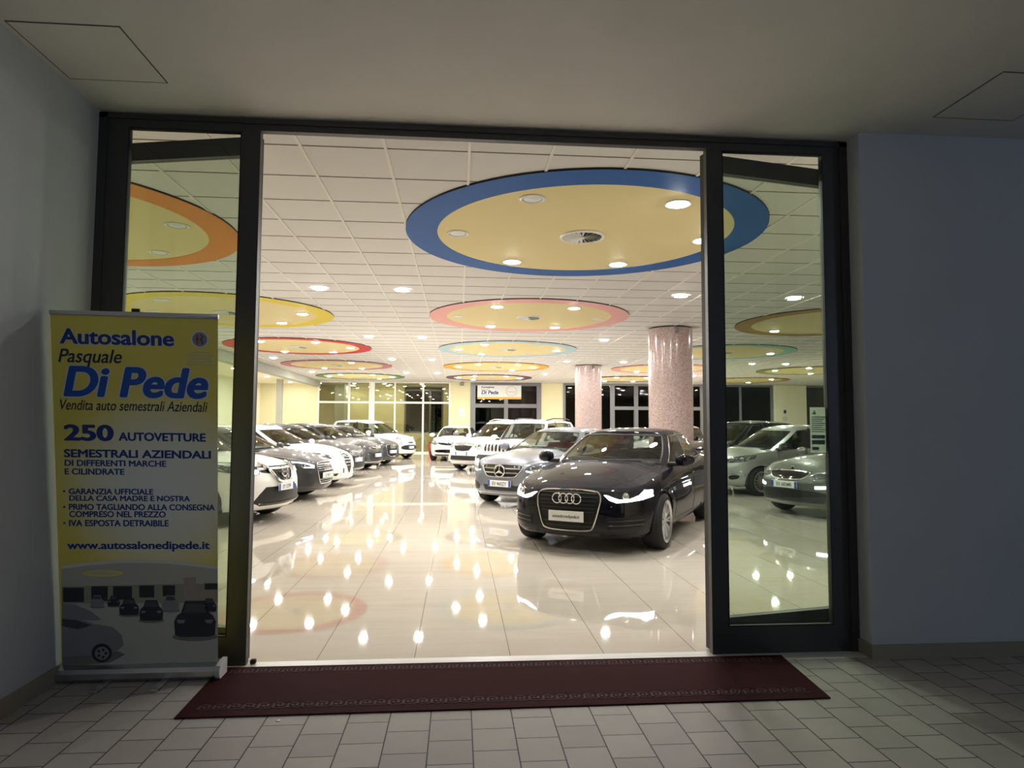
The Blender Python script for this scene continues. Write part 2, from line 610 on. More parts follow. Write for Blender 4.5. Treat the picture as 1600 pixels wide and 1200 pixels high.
tag(MB().box(-1.300, 1.673, .0, .05, 3.397, 3.474).box(-1.300, 1.673, -.012, .0, 3.44, 3.474).build('entrance_header', 'door_metal'), 'dark metal header bar across the top of the entrance', 'door frame')

def leaf(hinge, ang, W, label):
    """a door leaf folded back behind its side panel; local x runs from the hinge to the free edge"""
    e = tag(empty('entrance_door_leaf', (hinge, .056, 0), ang), label, 'door')
    T = .055
    y0, y1 = (0, T) if ang < 1 else (-T, 0)
    b = MB()
    b.box(0, .10, y0, y1, .012, 3.385)
    b.box(W-.10, W, y0, y1, .012, 3.385)
    b.box(.10, W-.10, y0, y1, 3.262, 3.385)
    b.box(.10, W-.10, y0, y1, .012, .21)
    b.build('frame', 'door_metal', e)
    MB().box(.10, W-.10, y0+T*.4, y0+T*.4+.01, .21, 3.262).build('glass_pane', 'leaf_glass', e)
    MB().box(W-.075, W-.045, y1 if ang < 1 else y0-.05, y1+.05 if ang < 1 else y0, 1.02, 1.25).build('handle', 'satin_silver', e)
leaf(1.682, math.radians(12), 1.42, 'glazed dark metal door leaf folded inward behind the panel next to the blue-grey wall')
leaf(-1.322, math.radians(180-12), 1.42, 'glazed dark metal door leaf folded inward behind the panel with the banner')

# sticker on the glass next to the jamb
mat('sticker_bg', (.78, .82, .74), .6); mat('sticker_green', (.42, .64, .40), .6); mat('sticker_grey', (.58, .60, .56), .6); mat('sticker_blue', (.55, .64, .70), .6)
for nm in ('sticker_bg', 'sticker_green', 'sticker_grey', 'sticker_blue'):     # thin paper lets light through
    g = NT(M[nm])
    tl_ = g.n('ShaderNodeBsdfTranslucent')
    tl_.inputs[0].default_value = g.b.inputs['Base Color'].default_value
    mx_ = g.n('ShaderNodeMixShader')
    mx_.inputs[0].default_value = .6
    g.l(g.b.outputs[0], mx_.inputs[1]); g.l(tl_.outputs[0], mx_.inputs[2])
    g.l(mx_.outputs[0], g.t.nodes['Material Output'].inputs[0])
st = tag(empty('glass_sticker', (2.420, .034, 0)), 'tall pale notice with green band stuck on the glass beside the jamb', 'notice')
MB().box(-.028, .081, 0, .002, 1.315, 1.625).build('sheet', 'sticker_bg', st)
b = MB()
for k in range(8):
    b.box(-.018, .08-(k % 3)*.012, -.001, 0, 1.555-k*.014, 1.561-k*.014)
b.build('printed_lines', 'sticker_grey', st)
MB().box(-.018, .03, -.001, 0, 1.333, 1.355).build('foot_line', 'sticker_grey', st)
MB().box(-.018, .075, -.001, 0, 1.372, 1.402).build('green_band', 'sticker_green', st)
MB().box(-.018, .075, -.001, 0, 1.412, 1.436).build('blue_band', 'sticker_blue', st)
MB().prism([(0, 0), (.03, 0), (.015, .03)], 0, .001).tf(Matrix.Translation((-.012, 0, 1.578)) @ Matrix.Rotation(PI/2, 4, 'X')).build('green_emblem', 'sticker_green', st)

# soffit hatches: panels a hair below the soffit, the shadow gap painted as dark strips
mat('hatch_gap', (.10, .095, .085), .9)
for i, (x0, x1) in enumerate(((-2.262, -1.715), (3.02, 3.57))):
    h = tag(empty('access_hatch', ((x0+x1)/2, -.675, ZS)), ('square access hatch in the soffit against the wall above the banner', 'square access hatch in the soffit in front of the blue-grey wall')[i], 'hatch')
    w = (x1-x0)/2
    MB().box(-w+.005, w-.005, -.270, .270, -.003, .002).build('panel', 'soffit_paint', h)
    MB().box(-w, w, -.275, -.269, -.0034, .002).box(-w, w, .269, .275, -.0034, .002).box(-w, -w+.006, -.269, .269, -.0034, .002).box(w-.006, w, -.269, .269, -.0034, .002).build('gap_frame', 'hatch_gap', h)

# ------------------------------------------------------------------ ceiling medallions, vents, downlights
RINGS = {
    (0, 0): ('orange', (.80, .28, .045)), (0, 1): ('yellow', (.78, .62, .08)), (0, 2): ('red', (.60, .045, .05)), (0, 3): ('dusty rose', (.55, .20, .24)), (0, 4): ('green', (.13, .26, .10)),
    (1, 0): ('deep blue', (.020, .115, .40)), (1, 1): ('pink', (.82, .42, .40)), (1, 2): ('pale blue', (.45, .62, .68)), (1, 3): ('gold', (.72, .42, .05)), (1, 4): ('purple', (.17, .075, .15)),
    (2, 1): ('brown', (.42, .25, .07)), (2, 2): ('turquoise', (.30, .60, .54)), (2, 3): ('salmon', (.75, .38, .28)), (2, 4): ('black', (.03, .03, .03)),
    (3, 3): ('olive', (.32, .28, .10)), (3, 4): ('ochre', (.45, .24, .06)),
}
RX = (-4.485, 1.385, 7.815, 13.68)
RY = (3.01, 8.76, 14.50, 20.34, 26.15)
UNLIT = {(0, 0): (0, 1, 5, 3, 4), (0, 1): (2, 3, 4, 5), (0, 2): (3,), (0, 3): (0, 3, 4), (0, 4): (2,), (1, 0): (3, 4), (1, 1): (0, 3), (1, 2): (5, 1), (1, 3): (4-2,), (1, 4): (1,),
         (2, 1): (0, 1, 3, 4, 5), (2, 2): (1, 3, 4, 5), (2, 3): (0, 3, 5), (3, 3): (0, 2, 5), (3, 4): (0, 4)}
mat('medallion_cream', (.80, .68, .36), .7, spec=.2)
lamp_ring = MB().lathe([(.124, .004), (.124, -.008), (.112, -.013), (.098, -.006), (.098, .004)], 28)
proto = {}
def downlight(x, y, z, lit, label, group):
    if lit not in proto:
        e = empty('ceiling_downlight')
        MB().add(lamp_ring.v, lamp_ring.f).build('trim_ring', 'lamp_trim', e, smooth=True)
        (MB().lathe([(0, -.026), (.045, -.023), (.074, -.0165), (.090, -.007)], 16) if lit else MB().disc(.097, 20, (0, 0, -.004), flip=True)).build('lens', 'lamp_on' if lit else 'lamp_off', e, lit)
        if not lit:
            MB().lathe([(.085, -.004), (.055, -.0045), (.05, -.008), (.0, -.008)], 24).build('reflector', 'vent_white', e, smooth=True)
        proto[lit] = e
        o = e
    else:
        o = copy_tree(proto[lit])
    o.location = (x, y, z)
    tag(o, label, 'downlight', group)
ROWN = ('nearest', 'second', 'third', 'fourth', 'farthest')
for (i, j), (cn, col) in RINGS.items():
    cx, cy = RX[i], RY[j]
    e = tag(empty('ceiling_medallion', (cx, cy, HC)), f'round cream ceiling panel framed by a wide {cn} ring', 'ceiling panel', 'ring panels on the showroom ceiling')
    mr = mat(f'ring_{cn.replace(" ", "_")}', col, .6, spec=.25)
    r0, r1 = 1.645, 1.99
    MB().lathe([(r1, -.010), (r0, -.010), (r0, .0)], 96).build('ring', mr, e)
    MB().lathe([(r1, .01), (r1, -.010)], 96).build('ring_edge', 'vent_dark', e)  # rim coloured dark for the shade between ring and tiles
    MB().disc(r0+.01, 96, (0, 0, -.005), flip=True).build('panel', 'medallion_cream', e)
    if (i, j) != (0, 0):
        v = tag(empty('ceiling_vent', (cx, cy, HC-.008), rng.uniform(0, 1)), f'round swirl air vent in the middle of the {cn} ringed panel', 'air vent', 'swirl vents in the ceiling rings')
        MB().lathe([(.255, 0), (.25, -.012), (.225, -.016), (.215, -.006)], 40).build('rim', 'vent_white', v, smooth=True)
        MB().disc(.216, 32, (0, 0, -.002), flip=True).build('plenum', 'vent_dark', v)
        b = MB()
        for k in range(20):
            a = 2*PI*k/20
            q = Matrix.Rotation(a, 4, 'Z') @ Matrix.Translation((.135, 0, -.010)) @ Matrix.Rotation(math.radians(35), 4, 'X')
            b2 = MB().add([(-.10, -.006, 0), (.08, -.024, 0), (.08, .024, 0), (-.10, .006, 0), (-.10, -.006, .002), (.08, -.024, .002), (.08, .024, .002), (-.10, .006, .002)], [(0, 3, 2, 1), (4, 5, 6, 7), (0, 1, 5, 4), (1, 2, 6, 5), (2, 3, 7, 6), (3, 0, 4, 7)]).tf(q)
            b.add(b2.v, b2.f)
        b.build('blades', 'vent_white', v)
        MB().disc(.035, 16, (0, 0, -.014), flip=True).build('hub', 'vent_white', v)
    for k in range(6):
        a = PI*k/3
        lit = k not in UNLIT.get((i, j), ())
        downlight(cx+1.415*math.cos(a), cy+1.415*math.sin(a)*.985, HC-.008, lit,
                  f'{"lit" if lit else "unlit"} round downlight in the {cn} ringed ceiling panel', f'{"lit" if lit else "unlit"} downlights of the {cn} ring')
YR = (6.28, 12.06, 17.80, 23.60)
for j, yy in enumerate(YR):
    for xx in (-6.10, -2.23, -.92, 3.66, 5.62, 10.18, 11.40):
        if xx > 9 and j in (0, 1):
            continue
        downlight(xx, yy, HC-.001, True, f'lit round downlight in the white tiles, {ROWN[j]} row between the ring panels', f'downlights in the tiles, {ROWN[j]} row')
for j, yy in enumerate((9.0, 12.0, 14.6, 17.5, 20.4, 24.5, 28.4)):  # one real lamp, the others added to brighten the side wall
    downlight(-8.2, yy, 3.499, True, 'lit round downlight in the lowered cream side ceiling beyond the grey beam', 'downlights in the side bay')
# lobby behind the partition: unseen lamps added to brighten what shows through the panes
for xx, dy in ((-7.4, 1.6), (-5.6, 1.6), (-4.0, 1.6), (-2.0, 1.6), (-6.0, 3.4), (-4.0, 3.4), (-2.0, 3.4)):
    downlight(xx, YB+dy, HC-.001, True, 'lit round downlight in the lobby behind the white framed glass', 'added lobby downlights')

# ------------------------------------------------------------------ cars
def pchip(tab):
    """monotone cubic through (x, y) pairs"""
    tab = sorted(tab)
    xs = [float(a) for a, b in tab]; ys = [float(b) for a, b in tab]
    n = len(xs)
    h = [xs[i+1]-xs[i] for i in range(n-1)]
    d = [(ys[i+1]-ys[i])/h[i] for i in range(n-1)]
    m = [d[0]] + [0.0]*(n-2) + [d[-1]]
    for i in range(1, n-1):
        if d[i-1]*d[i] > 0:
            w1, w2 = 2*h[i]+h[i-1], h[i]+2*h[i-1]
            m[i] = (w1+w2)/(w1/d[i-1]+w2/d[i])
    def f(x):
        if x <= xs[0]: return ys[0]
        if x >= xs[-1]: return ys[-1]
        i = 0
        while x > xs[i+1]: i += 1
        t = (x-xs[i])/h[i]
        return (ys[i]*(1+2*t)*(1-t)**2 + m[i]*h[i]*t*(1-t)**2 + ys[i+1]*t*t*(3-2*t) + m[i+1]*h[i]*t*t*(t-1))
    return f

def cr_curve(P, n, closed=False):
    """centripetal Catmull-Rom through P (tuples), n samples evenly spaced along the length"""
    P = [Vector(p) for p in P]
    if closed:
        Q = [P[-1]] + P + [P[0], P[1]]
    else:
        Q = [P[0]*2-P[1]] + P + [P[-1]*2-P[-2]]
    out = []
    for i in range(1, len(Q)-2):
        p0, p1, p2, p3 = Q[i-1:i+3]
        t0 = 0; t1 = t0+max((p1-p0).length, 1e-6)**.5; t2 = t1+max((p2-p1).length, 1e-6)**.5; t3 = t2+max((p3-p2).length, 1e-6)**.5
        K = 24
        for k in range(K):
            t = t1+(t2-t1)*k/K
            a1 = p0*((t1-t)/(t1-t0))+p1*((t-t0)/(t1-t0)); a2 = p1*((t2-t)/(t2-t1))+p2*((t-t1)/(t2-t1)); a3 = p2*((t3-t)/(t3-t2))+p3*((t-t2)/(t3-t2))
            b1 = a1*((t2-t)/(t2-t0))+a2*((t-t0)/(t2-t0)); b2 = a2*((t3-t)/(t3-t1))+a3*((t-t1)/(t3-t1))
            out.append(b1*((t2-t)/(t2-t1))+b2*((t-t1)/(t2-t1)))
    out.append(Q[-2].copy())
    if closed:
        out.pop()
        out.append(out[0].copy())
    L = [0.0]
    for a, b in zip(out, out[1:]):
        L.append(L[-1]+(b-a).length)
    res, j = [], 0
    cnt = n if not closed else n+1
    for k in range(cnt):
        t = L[-1]*k/(cnt-1)
        while j < len(L)-2 and L[j+1] < t: j += 1
        u = (t-L[j])/max(L[j+1]-L[j], 1e-9)
        res.append(out[j].lerp(out[j+1], u))
    if closed:
        res.pop()
    return res

def chaikin(pts, n=2):
    for _ in range(n):
        q = []
        for i in range(len(pts)):
            a, b = pts[i], pts[(i+1) % len(pts)]
            q += [(a[0]*.75+b[0]*.25, a[1]*.75+b[1]*.25), (a[0]*.25+b[0]*.75, a[1]*.25+b[1]*.75)]
        pts = q
    return pts

def resample(pts, step):
    out = []
    for i in range(len(pts)):
        a, b = pts[i], pts[(i+1) % len(pts)]
        d = math.hypot(b[0]-a[0], b[1]-a[1])
        k = max(1, round(d/step))
        out += [(a[0]+(b[0]-a[0])*j/k, a[1]+(b[1]-a[1])*j/k) for j in range(k)]
    return out

class Body:
    """body surface of one car; patches and seams are laid on it by ray casting"""
    def __init__(s, verts, faces):
        s.bvh = BVHTree.FromPolygons([Vector(v) for v in verts], faces)
    def hit(s, axis, a, b):
        o, d = {'front': ((6, a, b), (-1, 0, 0)), 'rear': ((-6, a, b), (1, 0, 0)), 'left': ((a, 4, b), (0, -1, 0)), 'right': ((a, -4, b), (0, 1, 0)), 'top': ((a, b, 4), (0, 0, -1))}[axis]
        p, n, i, dist = s.bvh.ray_cast(Vector(o), Vector(d))
        if p is None:
            return None, None
        if n.dot(Vector(d)) > 0:
            n = -n
        return p, n
    def line(s, axis, pts, off=0.0, step=.03, closed=False):
        pts2 = resample(pts, step)
        if not closed:
            k = len(resample([pts[-1], pts[0]], step))//2
            pts2 = pts2[:len(pts2)-max(1, round(math.hypot(pts[-1][0]-pts[0][0], pts[-1][1]-pts[0][1])/step))] + [pts[-1]]
        out = []
        for a, b in pts2:
            p, n = s.hit(axis, a, b)
            if p is not None:
                out.append(p+n*off)
        return out
    def seam(s, mb, axis, pts, r=.004, off=-.001, closed=False):
        l = s.line(axis, pts, off, .04, closed)
        if len(l) > 2:
            mb.tube(l, r, 5, closed)
    def patch(s, name, axis, poly, m, parent, off=.004, thick=.02, grid=.045):
        poly = resample(poly, grid*.7)
        n = len(poly)
        xs = [p[0] for p in poly]; ys = [p[1] for p in poly]
        pts = [Vector(p) for p in poly]
        gx = min(xs)+grid*.5
        def inside(x, y):
            c = False
            j = n-1
            for i in range(n):
                if (poly[i][1] > y) != (poly[j][1] > y) and x < (poly[j][0]-poly[i][0])*(y-poly[i][1])/(poly[j][1]-poly[i][1])+poly[i][0]:
                    c = not c
                j = i
            return c
        def dist(x, y):
            return min(math.hypot(x-a, y-b) for a, b in poly)
        while gx < max(xs):
            gy = min(ys)+grid*.5
            while gy < max(ys):
                if inside(gx, gy) and dist(gx, gy) > grid*.4:
                    pts.append(Vector((gx, gy)))
                gy += grid
            gx += grid
        ed = [(i, (i+1) % n) for i in range(n)]
        V, E_, F, ov, oe, of = geometry.delaunay_2d_cdt(pts, ed, [], 1, 1e-5)
        P3, N3 = [], []
        last = None
        for q in V:
            p, nn = s.hit(axis, q[0], q[1])
            P3.append(p); N3.append(nn)
        for i in range(len(P3)):
            if P3[i] is None:
                best = min((j for j in range(len(P3)) if P3[j] is not None), key=lambda j: (V[j]-V[i]).length, default=None)
                if best is None:
                    return None
                q = V[i]
                b = P3[best]
                P3[i] = {'front': Vector((b.x, q[0], q[1])), 'rear': Vector((b.x, q[0], q[1])), 'left': Vector((q[0], b.y, q[1])), 'right': Vector((q[0], b.y, q[1])), 'top': Vector((q[0], q[1], b.z))}[axis]
                N3[i] = N3[best]
        vs = [p+nn*off for p, nn in zip(P3, N3)]
        ax = Vector({'front': (1, 0, 0), 'rear': (-1, 0, 0), 'left': (0, 1, 0), 'right': (0, -1, 0), 'top': (0, 0, 1)}[axis])
        fs = []
        for f in F:
            a, b, c = (vs[f[0]], vs[f[1]], vs[f[2]])
            fs.append(tuple(f) if (b-a).cross(c-a).dot(ax) > 0 else tuple(f)[::-1])
        cnt = {}
        for f in fs:
            for k in range(len(f)):
                e = (f[k], f[(k+1) % len(f)])
                cnt[e] = 1
        k0 = len(vs)
        low = {}
        for (a, b) in list(cnt):
            if (b, a) not in cnt:
                for q in (a, b):
                    if q not in low:
                        low[q] = len(vs)
                        vs.append(P3[q]-N3[q]*thick)
                fs.append((b, a, low[a], low[b]))
        return mesh_obj(name, vs, fs, m, parent, True, 50)

TYRES = {}
def wheel(R, W, rim_r, style, parent, loc, side):
    """wheel in local coordinates, axle along y, outside towards +y"""
    w = empty('wheel', loc, 0 if side > 0 else PI)
    w.parent = parent
    key = (R, W, rim_r, style)
    if key not in TYRES:
        a = MB().lathe([(rim_r-.012, -W/2+.01), (rim_r+.01, -W/2), (R-.05, -W/2-.004), (R-.015, -W/2+.015), (R, -W/2+.04), (R, W/2-.04), (R-.015, W/2-.015), (R-.05, W/2+.004), (rim_r+.01, W/2), (rim_r-.012, W/2-.01)], 44, 'y')
        t = a.build('tyre', 'rubber', None, True, 35)
        b = MB().lathe([(rim_r-.012, -W/2+.02), (rim_r-.022, W/2-.05), (rim_r-.020, W/2-.006), (rim_r+.004, W/2), (rim_r+.006, W/2+.006), (rim_r-.006, W/2+.006), (rim_r-.03, W/2-.012)], 44, 'y')
        y1 = W/2-.012
        def spoke(ang, w0, w1, r0, r1, lean=0.0):
            q = Matrix.Rotation(-ang, 4, 'Y')
            m_ = MB().add([(r0, y1-.035, -w0/2), (r1, y1-.025, lean-w1/2), (r1, y1-.025, lean+w1/2), (r0, y1-.035, w0/2), (r0, y1-.012, -w0*.38), (r1, y1, lean-w1*.36), (r1, y1, lean+w1*.36), (r0, y1-.012, w0*.38)],
                         [(0, 3, 2, 1)[::-1], (4, 5, 6, 7)[::-1], (0, 1, 5, 4)[::-1], (1, 2, 6, 5)[::-1], (2, 3, 7, 6)[::-1], (3, 0, 4, 7)[::-1]]).tf(q)
            b.add(m_.v, m_.f)
        if style == 'multi':
            for k in range(10):
                for s_ in (-.10, .10):
                    spoke(2*PI*k/10+s_, .028, .036, .05, rim_r-.015)
        elif style == 'mesh':
            for k in range(14):
                spoke(2*PI*k/14, .018, .017, .05, rim_r-.015, .055)
                spoke(2*PI*k/14, .018, .017, .05, rim_r-.015, -.055)
        elif style == 'five':
            for k in range(5):
                spoke(2*PI*k/5, .085, .060, .04, rim_r-.015)
        else:
            for k in range(5):
                for s_ in (-.17, .17):
                    spoke(2*PI*k/5+s_, .036, .030, .045, rim_r-.015)
        b.lathe([(0, y1-.008), (.030, y1-.008), (.034, y1-.014), (.068, y1-.016), (.072, y1-.035), (.0, y1-.035)], 24, 'y')
        r = b.build('rim', 'satin_silver', None, True, 35)
        d = MB().lathe([(.0, W/2-.075), (rim_r-.05, W/2-.075), (rim_r-.05, W/2-.09), (.0, W/2-.09)], 32, 'y').build('brake_disc', 'grey_frame', None, True, 35)
        TYRES[key] = (t, r, d)
        for o in (t, r, d):
            o.parent = w
    else:
        for o in TYRES[key]:
            c = o.copy()
            COL.objects.link(c)
            c.parent = w
    return w

SECT = {  # side profile: share of the half width at each height share
    'sedan': [(0, .90), (.06, .945), (.20, .975), (.45, 1.0), (.62, .992), (.74, .985), (.78, .992), (.86, .975), (.94, .945), (1, .905)],
    'hatch': [(0, .90), (.06, .95), (.20, .98), (.45, 1.0), (.70, .985), (.80, .978), (.90, .95), (1, .90)],
    'suv':   [(0, .93), (.05, .97), (.22, .99), (.45, 1.0), (.70, .99), (.82, .985), (.92, .96), (1, .92)],
}
SEAT_W = .5

def build_car(S, loc, yaw):
    """S: dictionary of measures in metres; x forwards, y to the car's left, origin on the ground between the axles"""
    g = S.get
    hw, wb, fo, ro = S['W']/2, S['wb'], S['fo'], S['ro']
    xf, xr = wb/2+fo, -(wb/2+ro)
    R = S['R']
    root = empty('car', loc, yaw)
    tag(root, S['label'], 'car', g('group'))
    P = S['paint']
    crown = g('crown', .10)
    base = pchip(S['top'])
    zb = pchip([(xr, .30), (xr+.4, .24), (-wb/2, .20), (wb/2, .20), (xf-.3, .20), (xf, g('zlip', .20))])
    ridge = g('ridge', .012)
    def T(x, y):
        t = abs(y)/hw
        z = base(x)-crown*t*t
        if ridge and x > 0:
            z -= ridge*max(0, min(1, (t-.52)/.14))**2 * (1 if x < xf-.1 else max(0, (xf-x)/.1))
        return z
    ns = g('nose', (.03, .10, .26, .55))
    pl = [(xf, 0), (xf-ns[0], .36*hw), (xf-ns[1], .64*hw), (xf-ns[2], .84*hw), (xf-ns[3], .945*hw), (wb/2-.15, .985*hw), (0, hw), (-wb/2+.1, .985*hw), (xr+.50, .94*hw), (xr+.18, .82*hw), (xr+.05, .56*hw), (xr, 0)]
    N = g('N', 150)
    ring = cr_curve([(xf-ns[0], -.36*hw)]+pl+[(xr+.05, -.56*hw)], N*2)
    # keep the half with y >= 0, re-sample evenly
    half = [p for p in ring if p.y > .012 and True]
    half = [Vector((xf, 0))] + half + [Vector((xr, 0))]
    L = [0.0]
    for a, b in zip(half, half[1:]):
        L.append(L[-1]+(b-a).length)
    res, j = [], 0
    for k in range(N):
        t = L[-1]*k/(N-1)
        while j < len(L)-2 and L[j+1] < t: j += 1
        res.append(half[j].lerp(half[j+1], (t-L[j])/max(L[j+1]-L[j], 1e-9)))
    half = res
    sec = pchip(S.get('sect') or SECT[S['kind']])
    fprof = pchip(S['fprof'])
    rprof = pchip(g('rprof', [(0, .10), (.15, 0), (.5, .0), (.8, .03), (1, .09)]))
    vv = [0, .03, .07, .12, .17, .22, .28, .34, .40, .46, .52, .58, .64, .69, .74, .78, .82, .86, .90, .93, .96, .98, 1.0]
    V = len(vv)
    def wallpt(i, v):
        p = half[i]
        x, y = p.x, p.y
        wf_ = max(0, min(1, (x-(wb/2-.35))/(fo+.35)))
        wf_ = wf_*wf_*(3-2*wf_)
        wr_ = max(0, min(1, (-wb/2+.25-x)/(ro+.25)))
        wr_ = wr_*wr_*(3-2*wr_)
        zt = T(x, y)
        z = zb(x)+(zt-zb(x))*v
        x2 = x-fprof(v)*wf_+rprof(v)*wr_
        y2 = y*(1-(1-sec(v))*(.35+.65*(1-max(wf_, wr_)**3)))
        # arches stand out a little
        for wx in (wb/2, -wb/2):
            d = math.hypot(x-wx, z-R)
            y2 += (g('flare', .012)*math.exp(-((d-R-.05)/.10)**2)) * (1 if y > .5*hw else 0)
        return Vector((x2, y2, z))
    verts, idx = [], {}
    grid = {}
    for side in (1, -1):
        for i in range(N):
            for k, v in enumerate(vv):
                if side < 0 and i in (0, N-1):
                    grid[(side, i, k)] = grid[(1, i, k)]
                    continue
                p = wallpt(i, v)
                grid[(side, i, k)] = len(verts)
                verts.append(Vector((p.x, p.y*side, p.z)))
    wall = []
    for side in (1, -1):
        for i in range(N-1):
            for k in range(V-1):
                q = (grid[(side, i, k)], grid[(side, i+1, k)], grid[(side, i+1, k+1)], grid[(side, i, k+1)])
                wall.append(((side, i, k), q if side > 0 else q[::-1]))
    # top deck
    H = 18
    cap = []
    capidx = {}
    for i in range(N):
        a, b = verts[grid[(1, i, V-1)]], verts[grid[(-1, i, V-1)]]
        for h in range(H+1):
            if h == 0: capidx[(i, h)] = grid[(1, i, V-1)]; continue
            if h == H: capidx[(i, h)] = grid[(-1, i, V-1)]; continue
            if i in (0, N-1): capidx[(i, h)] = grid[(1, i, V-1)]; continue
            t = h/H
            y = a.y+(b.y-a.y)*t
            x = a.x
            # measure the deck relative to the ring so that it meets it exactly
            dz = T(half[i].x, y)-T(half[i].x, half[i].y)
            yy = abs(y)/max(abs(a.y), 1e-6)
            dz = T(half[i].x, yy*half[i].y)-T(half[i].x, half[i].y)
            capidx[(i, h)] = len(verts)
            verts.append(Vector((x, y, a.z+dz)))
    G = S['gh']           # greenhouse breaks
    bx0, bx1 = G[0][0][0], G[-1][0][0]
    ghp = [(b[0], b[1]) for b, t in G]
    def in_gh(x, y):
        y = abs(y)+.09
        if not (bx1+.10 < x < bx0-.12): return False
        # half width of the greenhouse base at x
        for (xa, ya), (xb, yb) in zip(ghp, ghp[1:]):
            if xb <= x <= xa and xa > xb:
                return y < ya+(yb-ya)*(xa-x)/(xa-xb)
        return False
    hood_f, deck_f = [], []
    all_cap = []
    for i in range(N-1):
        for h in range(H):
            q = (capidx[(i, h)], capidx[(i+1, h)], capidx[(i+1, h+1)], capidx[(i, h+1)])
            q = tuple(dict.fromkeys(q[::-1]))
            if len(q) < 3: continue
            c = sum((verts[k] for k in q), Vector())/len(q)
            all_cap.append(q)
            if in_gh(c.x, c.y): continue
            yl = abs(c.y)/hw
            (hood_f if (c.x > bx0-.45 and c.x > ghp[1][0]-.25 and h not in (0, H-1)) else deck_f).append(q)
    allf = [q for _, q in wall]+all_cap
    B = Body(verts, allf)
    bodyv = [v.copy() for v in verts]
    # wheel arches
    RA = R+g('arch', .034)
    keep = []
    inside_v = lambda p: any(math.hypot(p.x-wx, p.z-R) < RA for wx in (wb/2, -wb/2)) and abs(p.y) > .45*hw
    cut_v = set()
    for key, q in wall:
        c = sum((verts[k] for k in q), Vector())/4
        if inside_v(c):
            cut_v.update(q)
        else:
            keep.append((key, q))
    moved = {}
    for key, q in keep:
        for k in q:
            if k in cut_v:
                p = verts[k]
                wx = wb/2 if p.x > 0 else -wb/2
                d = Vector((p.x-wx, 0, p.z-R))
                if p.z > zb(p.x)+.004 and d.length > 1e-6:
                    d = d.normalized()*RA
                    bodyv[k] = Vector((wx+d.x, p.y, R+d.z))
    # split into doors and the rest
    dx = g('doors')      # x of front door front edge, of the B post, of the rear door rear edge
    groups = {'body': [], 'lower_bumper': []}
    lower_v = g('clad', 0)
    def where(key):
        side, i, k = key
        x = half[i].x
        if dx and vv[k] > .14:
            if dx[1] < x <= dx[0]: return 'front_door', side
            if dx[2] is not None and dx[2] < x <= dx[1]: return 'rear_door', side
        if lower_v and vv[k+1] <= lower_v: return 'lower_cladding', 0
        return 'body', 0
    parts = {}
    for key, q in keep:
        parts.setdefault(where(key), []).append(q)
    parts.setdefault(('body', 0), []).extend(deck_f)
    parts[('hood', 0)] = hood_f
    made = {}
    for (nm, side), fs in parts.items():
        used = sorted({k for f in fs for k in f})
        re = {k: n for n, k in enumerate(used)}
        made[(nm, side)] = mesh_obj(nm, [bodyv[k] for k in used], [tuple(re[k] for k in f) for f in fs], 'black_plastic' if nm == 'lower_cladding' else P, root, True, 60)
    # greenhouse
    bulge = g('bulge', .03)
    seg_n = g('segn', (14, 2, 9, 2, 8, 4, 10))
    kinds = g('segk', ('ws', 'pillar', 'fw', 'bp', 'rw', 'pillar', 'rear'))
    roof = pchip(S['roof'])
    rc = .05
    ht = max(t[1] for b, t in G)
    bot, top, segid = [], [], []
    mir = lambda q: (q[0], -q[1])
    bl = [b for b, t in G]; tl = [t for b, t in G]
    def spl(pts, i, t):
        """point on segment i of a symmetric half outline; corner points keep their corners soft"""
        q = lambda k: Vector(pts[k]) if 0 <= k < len(pts) else (Vector(mir(pts[1])) if k < 0 else Vector(mir(pts[-2])))
        p0, p1, p2, p3 = q(i-1), q(i), q(i+1), q(i+2)
        d = (p2-p1).length
        m1 = (p2-p0)/max((p1-p0).length+d, 1e-6)*d; m2 = (p3-p1)/max((p3-p2).length+d, 1e-6)*d
        lin = p1.lerp(p2, t)
        h = p1*(1+2*t)*(1-t)**2+m1*t*(1-t)**2+p2*t*t*(3-2*t)+m2*t*t*(t-1)
        return lin.lerp(h, .75)
    for i in range(len(G)-1):
        for k in range(seg_n[i]):
            bot.append(spl(bl, i, k/seg_n[i])); top.append(spl(tl, i, k/seg_n[i])); segid.append(i)
    bot.append(Vector(bl[-1])); top.append(Vector(tl[-1]))
    NG = len(bot)
    wv = [-.06, .015, .06, .20, .35, .50, .65, .80, .91, 1.0]
    gv, gi = [], {}
    def topz(p):
        return roof(p.x)-rc*(abs(p.y)/ht)**2
    for side in (1, -1):
        for i in range(NG):
            for k, v in enumerate(wv):
                if side < 0 and i in (0, NG-1):
                    gi[(side, i, k)] = gi[(1, i, k)]; continue
                b, t = bot[i], top[i]
                p = b.lerp(t, v)
                # bulge outwards in plan
                out = (b-t)
                lat = Vector((0, 1 if b.y > .05 else 0)) if 1 <= (segid[i] if i < len(segid) else 6) <= 4 else Vector((1 if b.x > 0 else -1, 0))
                p = p+lat*bulge*4*max(0, v)*(1-v)
                z0 = T(min(max(b.x, xr+.05), xf), b.y)-.004
                z1 = topz(t)
                gi[(side, i, k)] = len(gv)
                gv.append(Vector((p.x, p.y*side, z0+(z1-z0)*v)))
    gf = {}
    KW = len(wv)
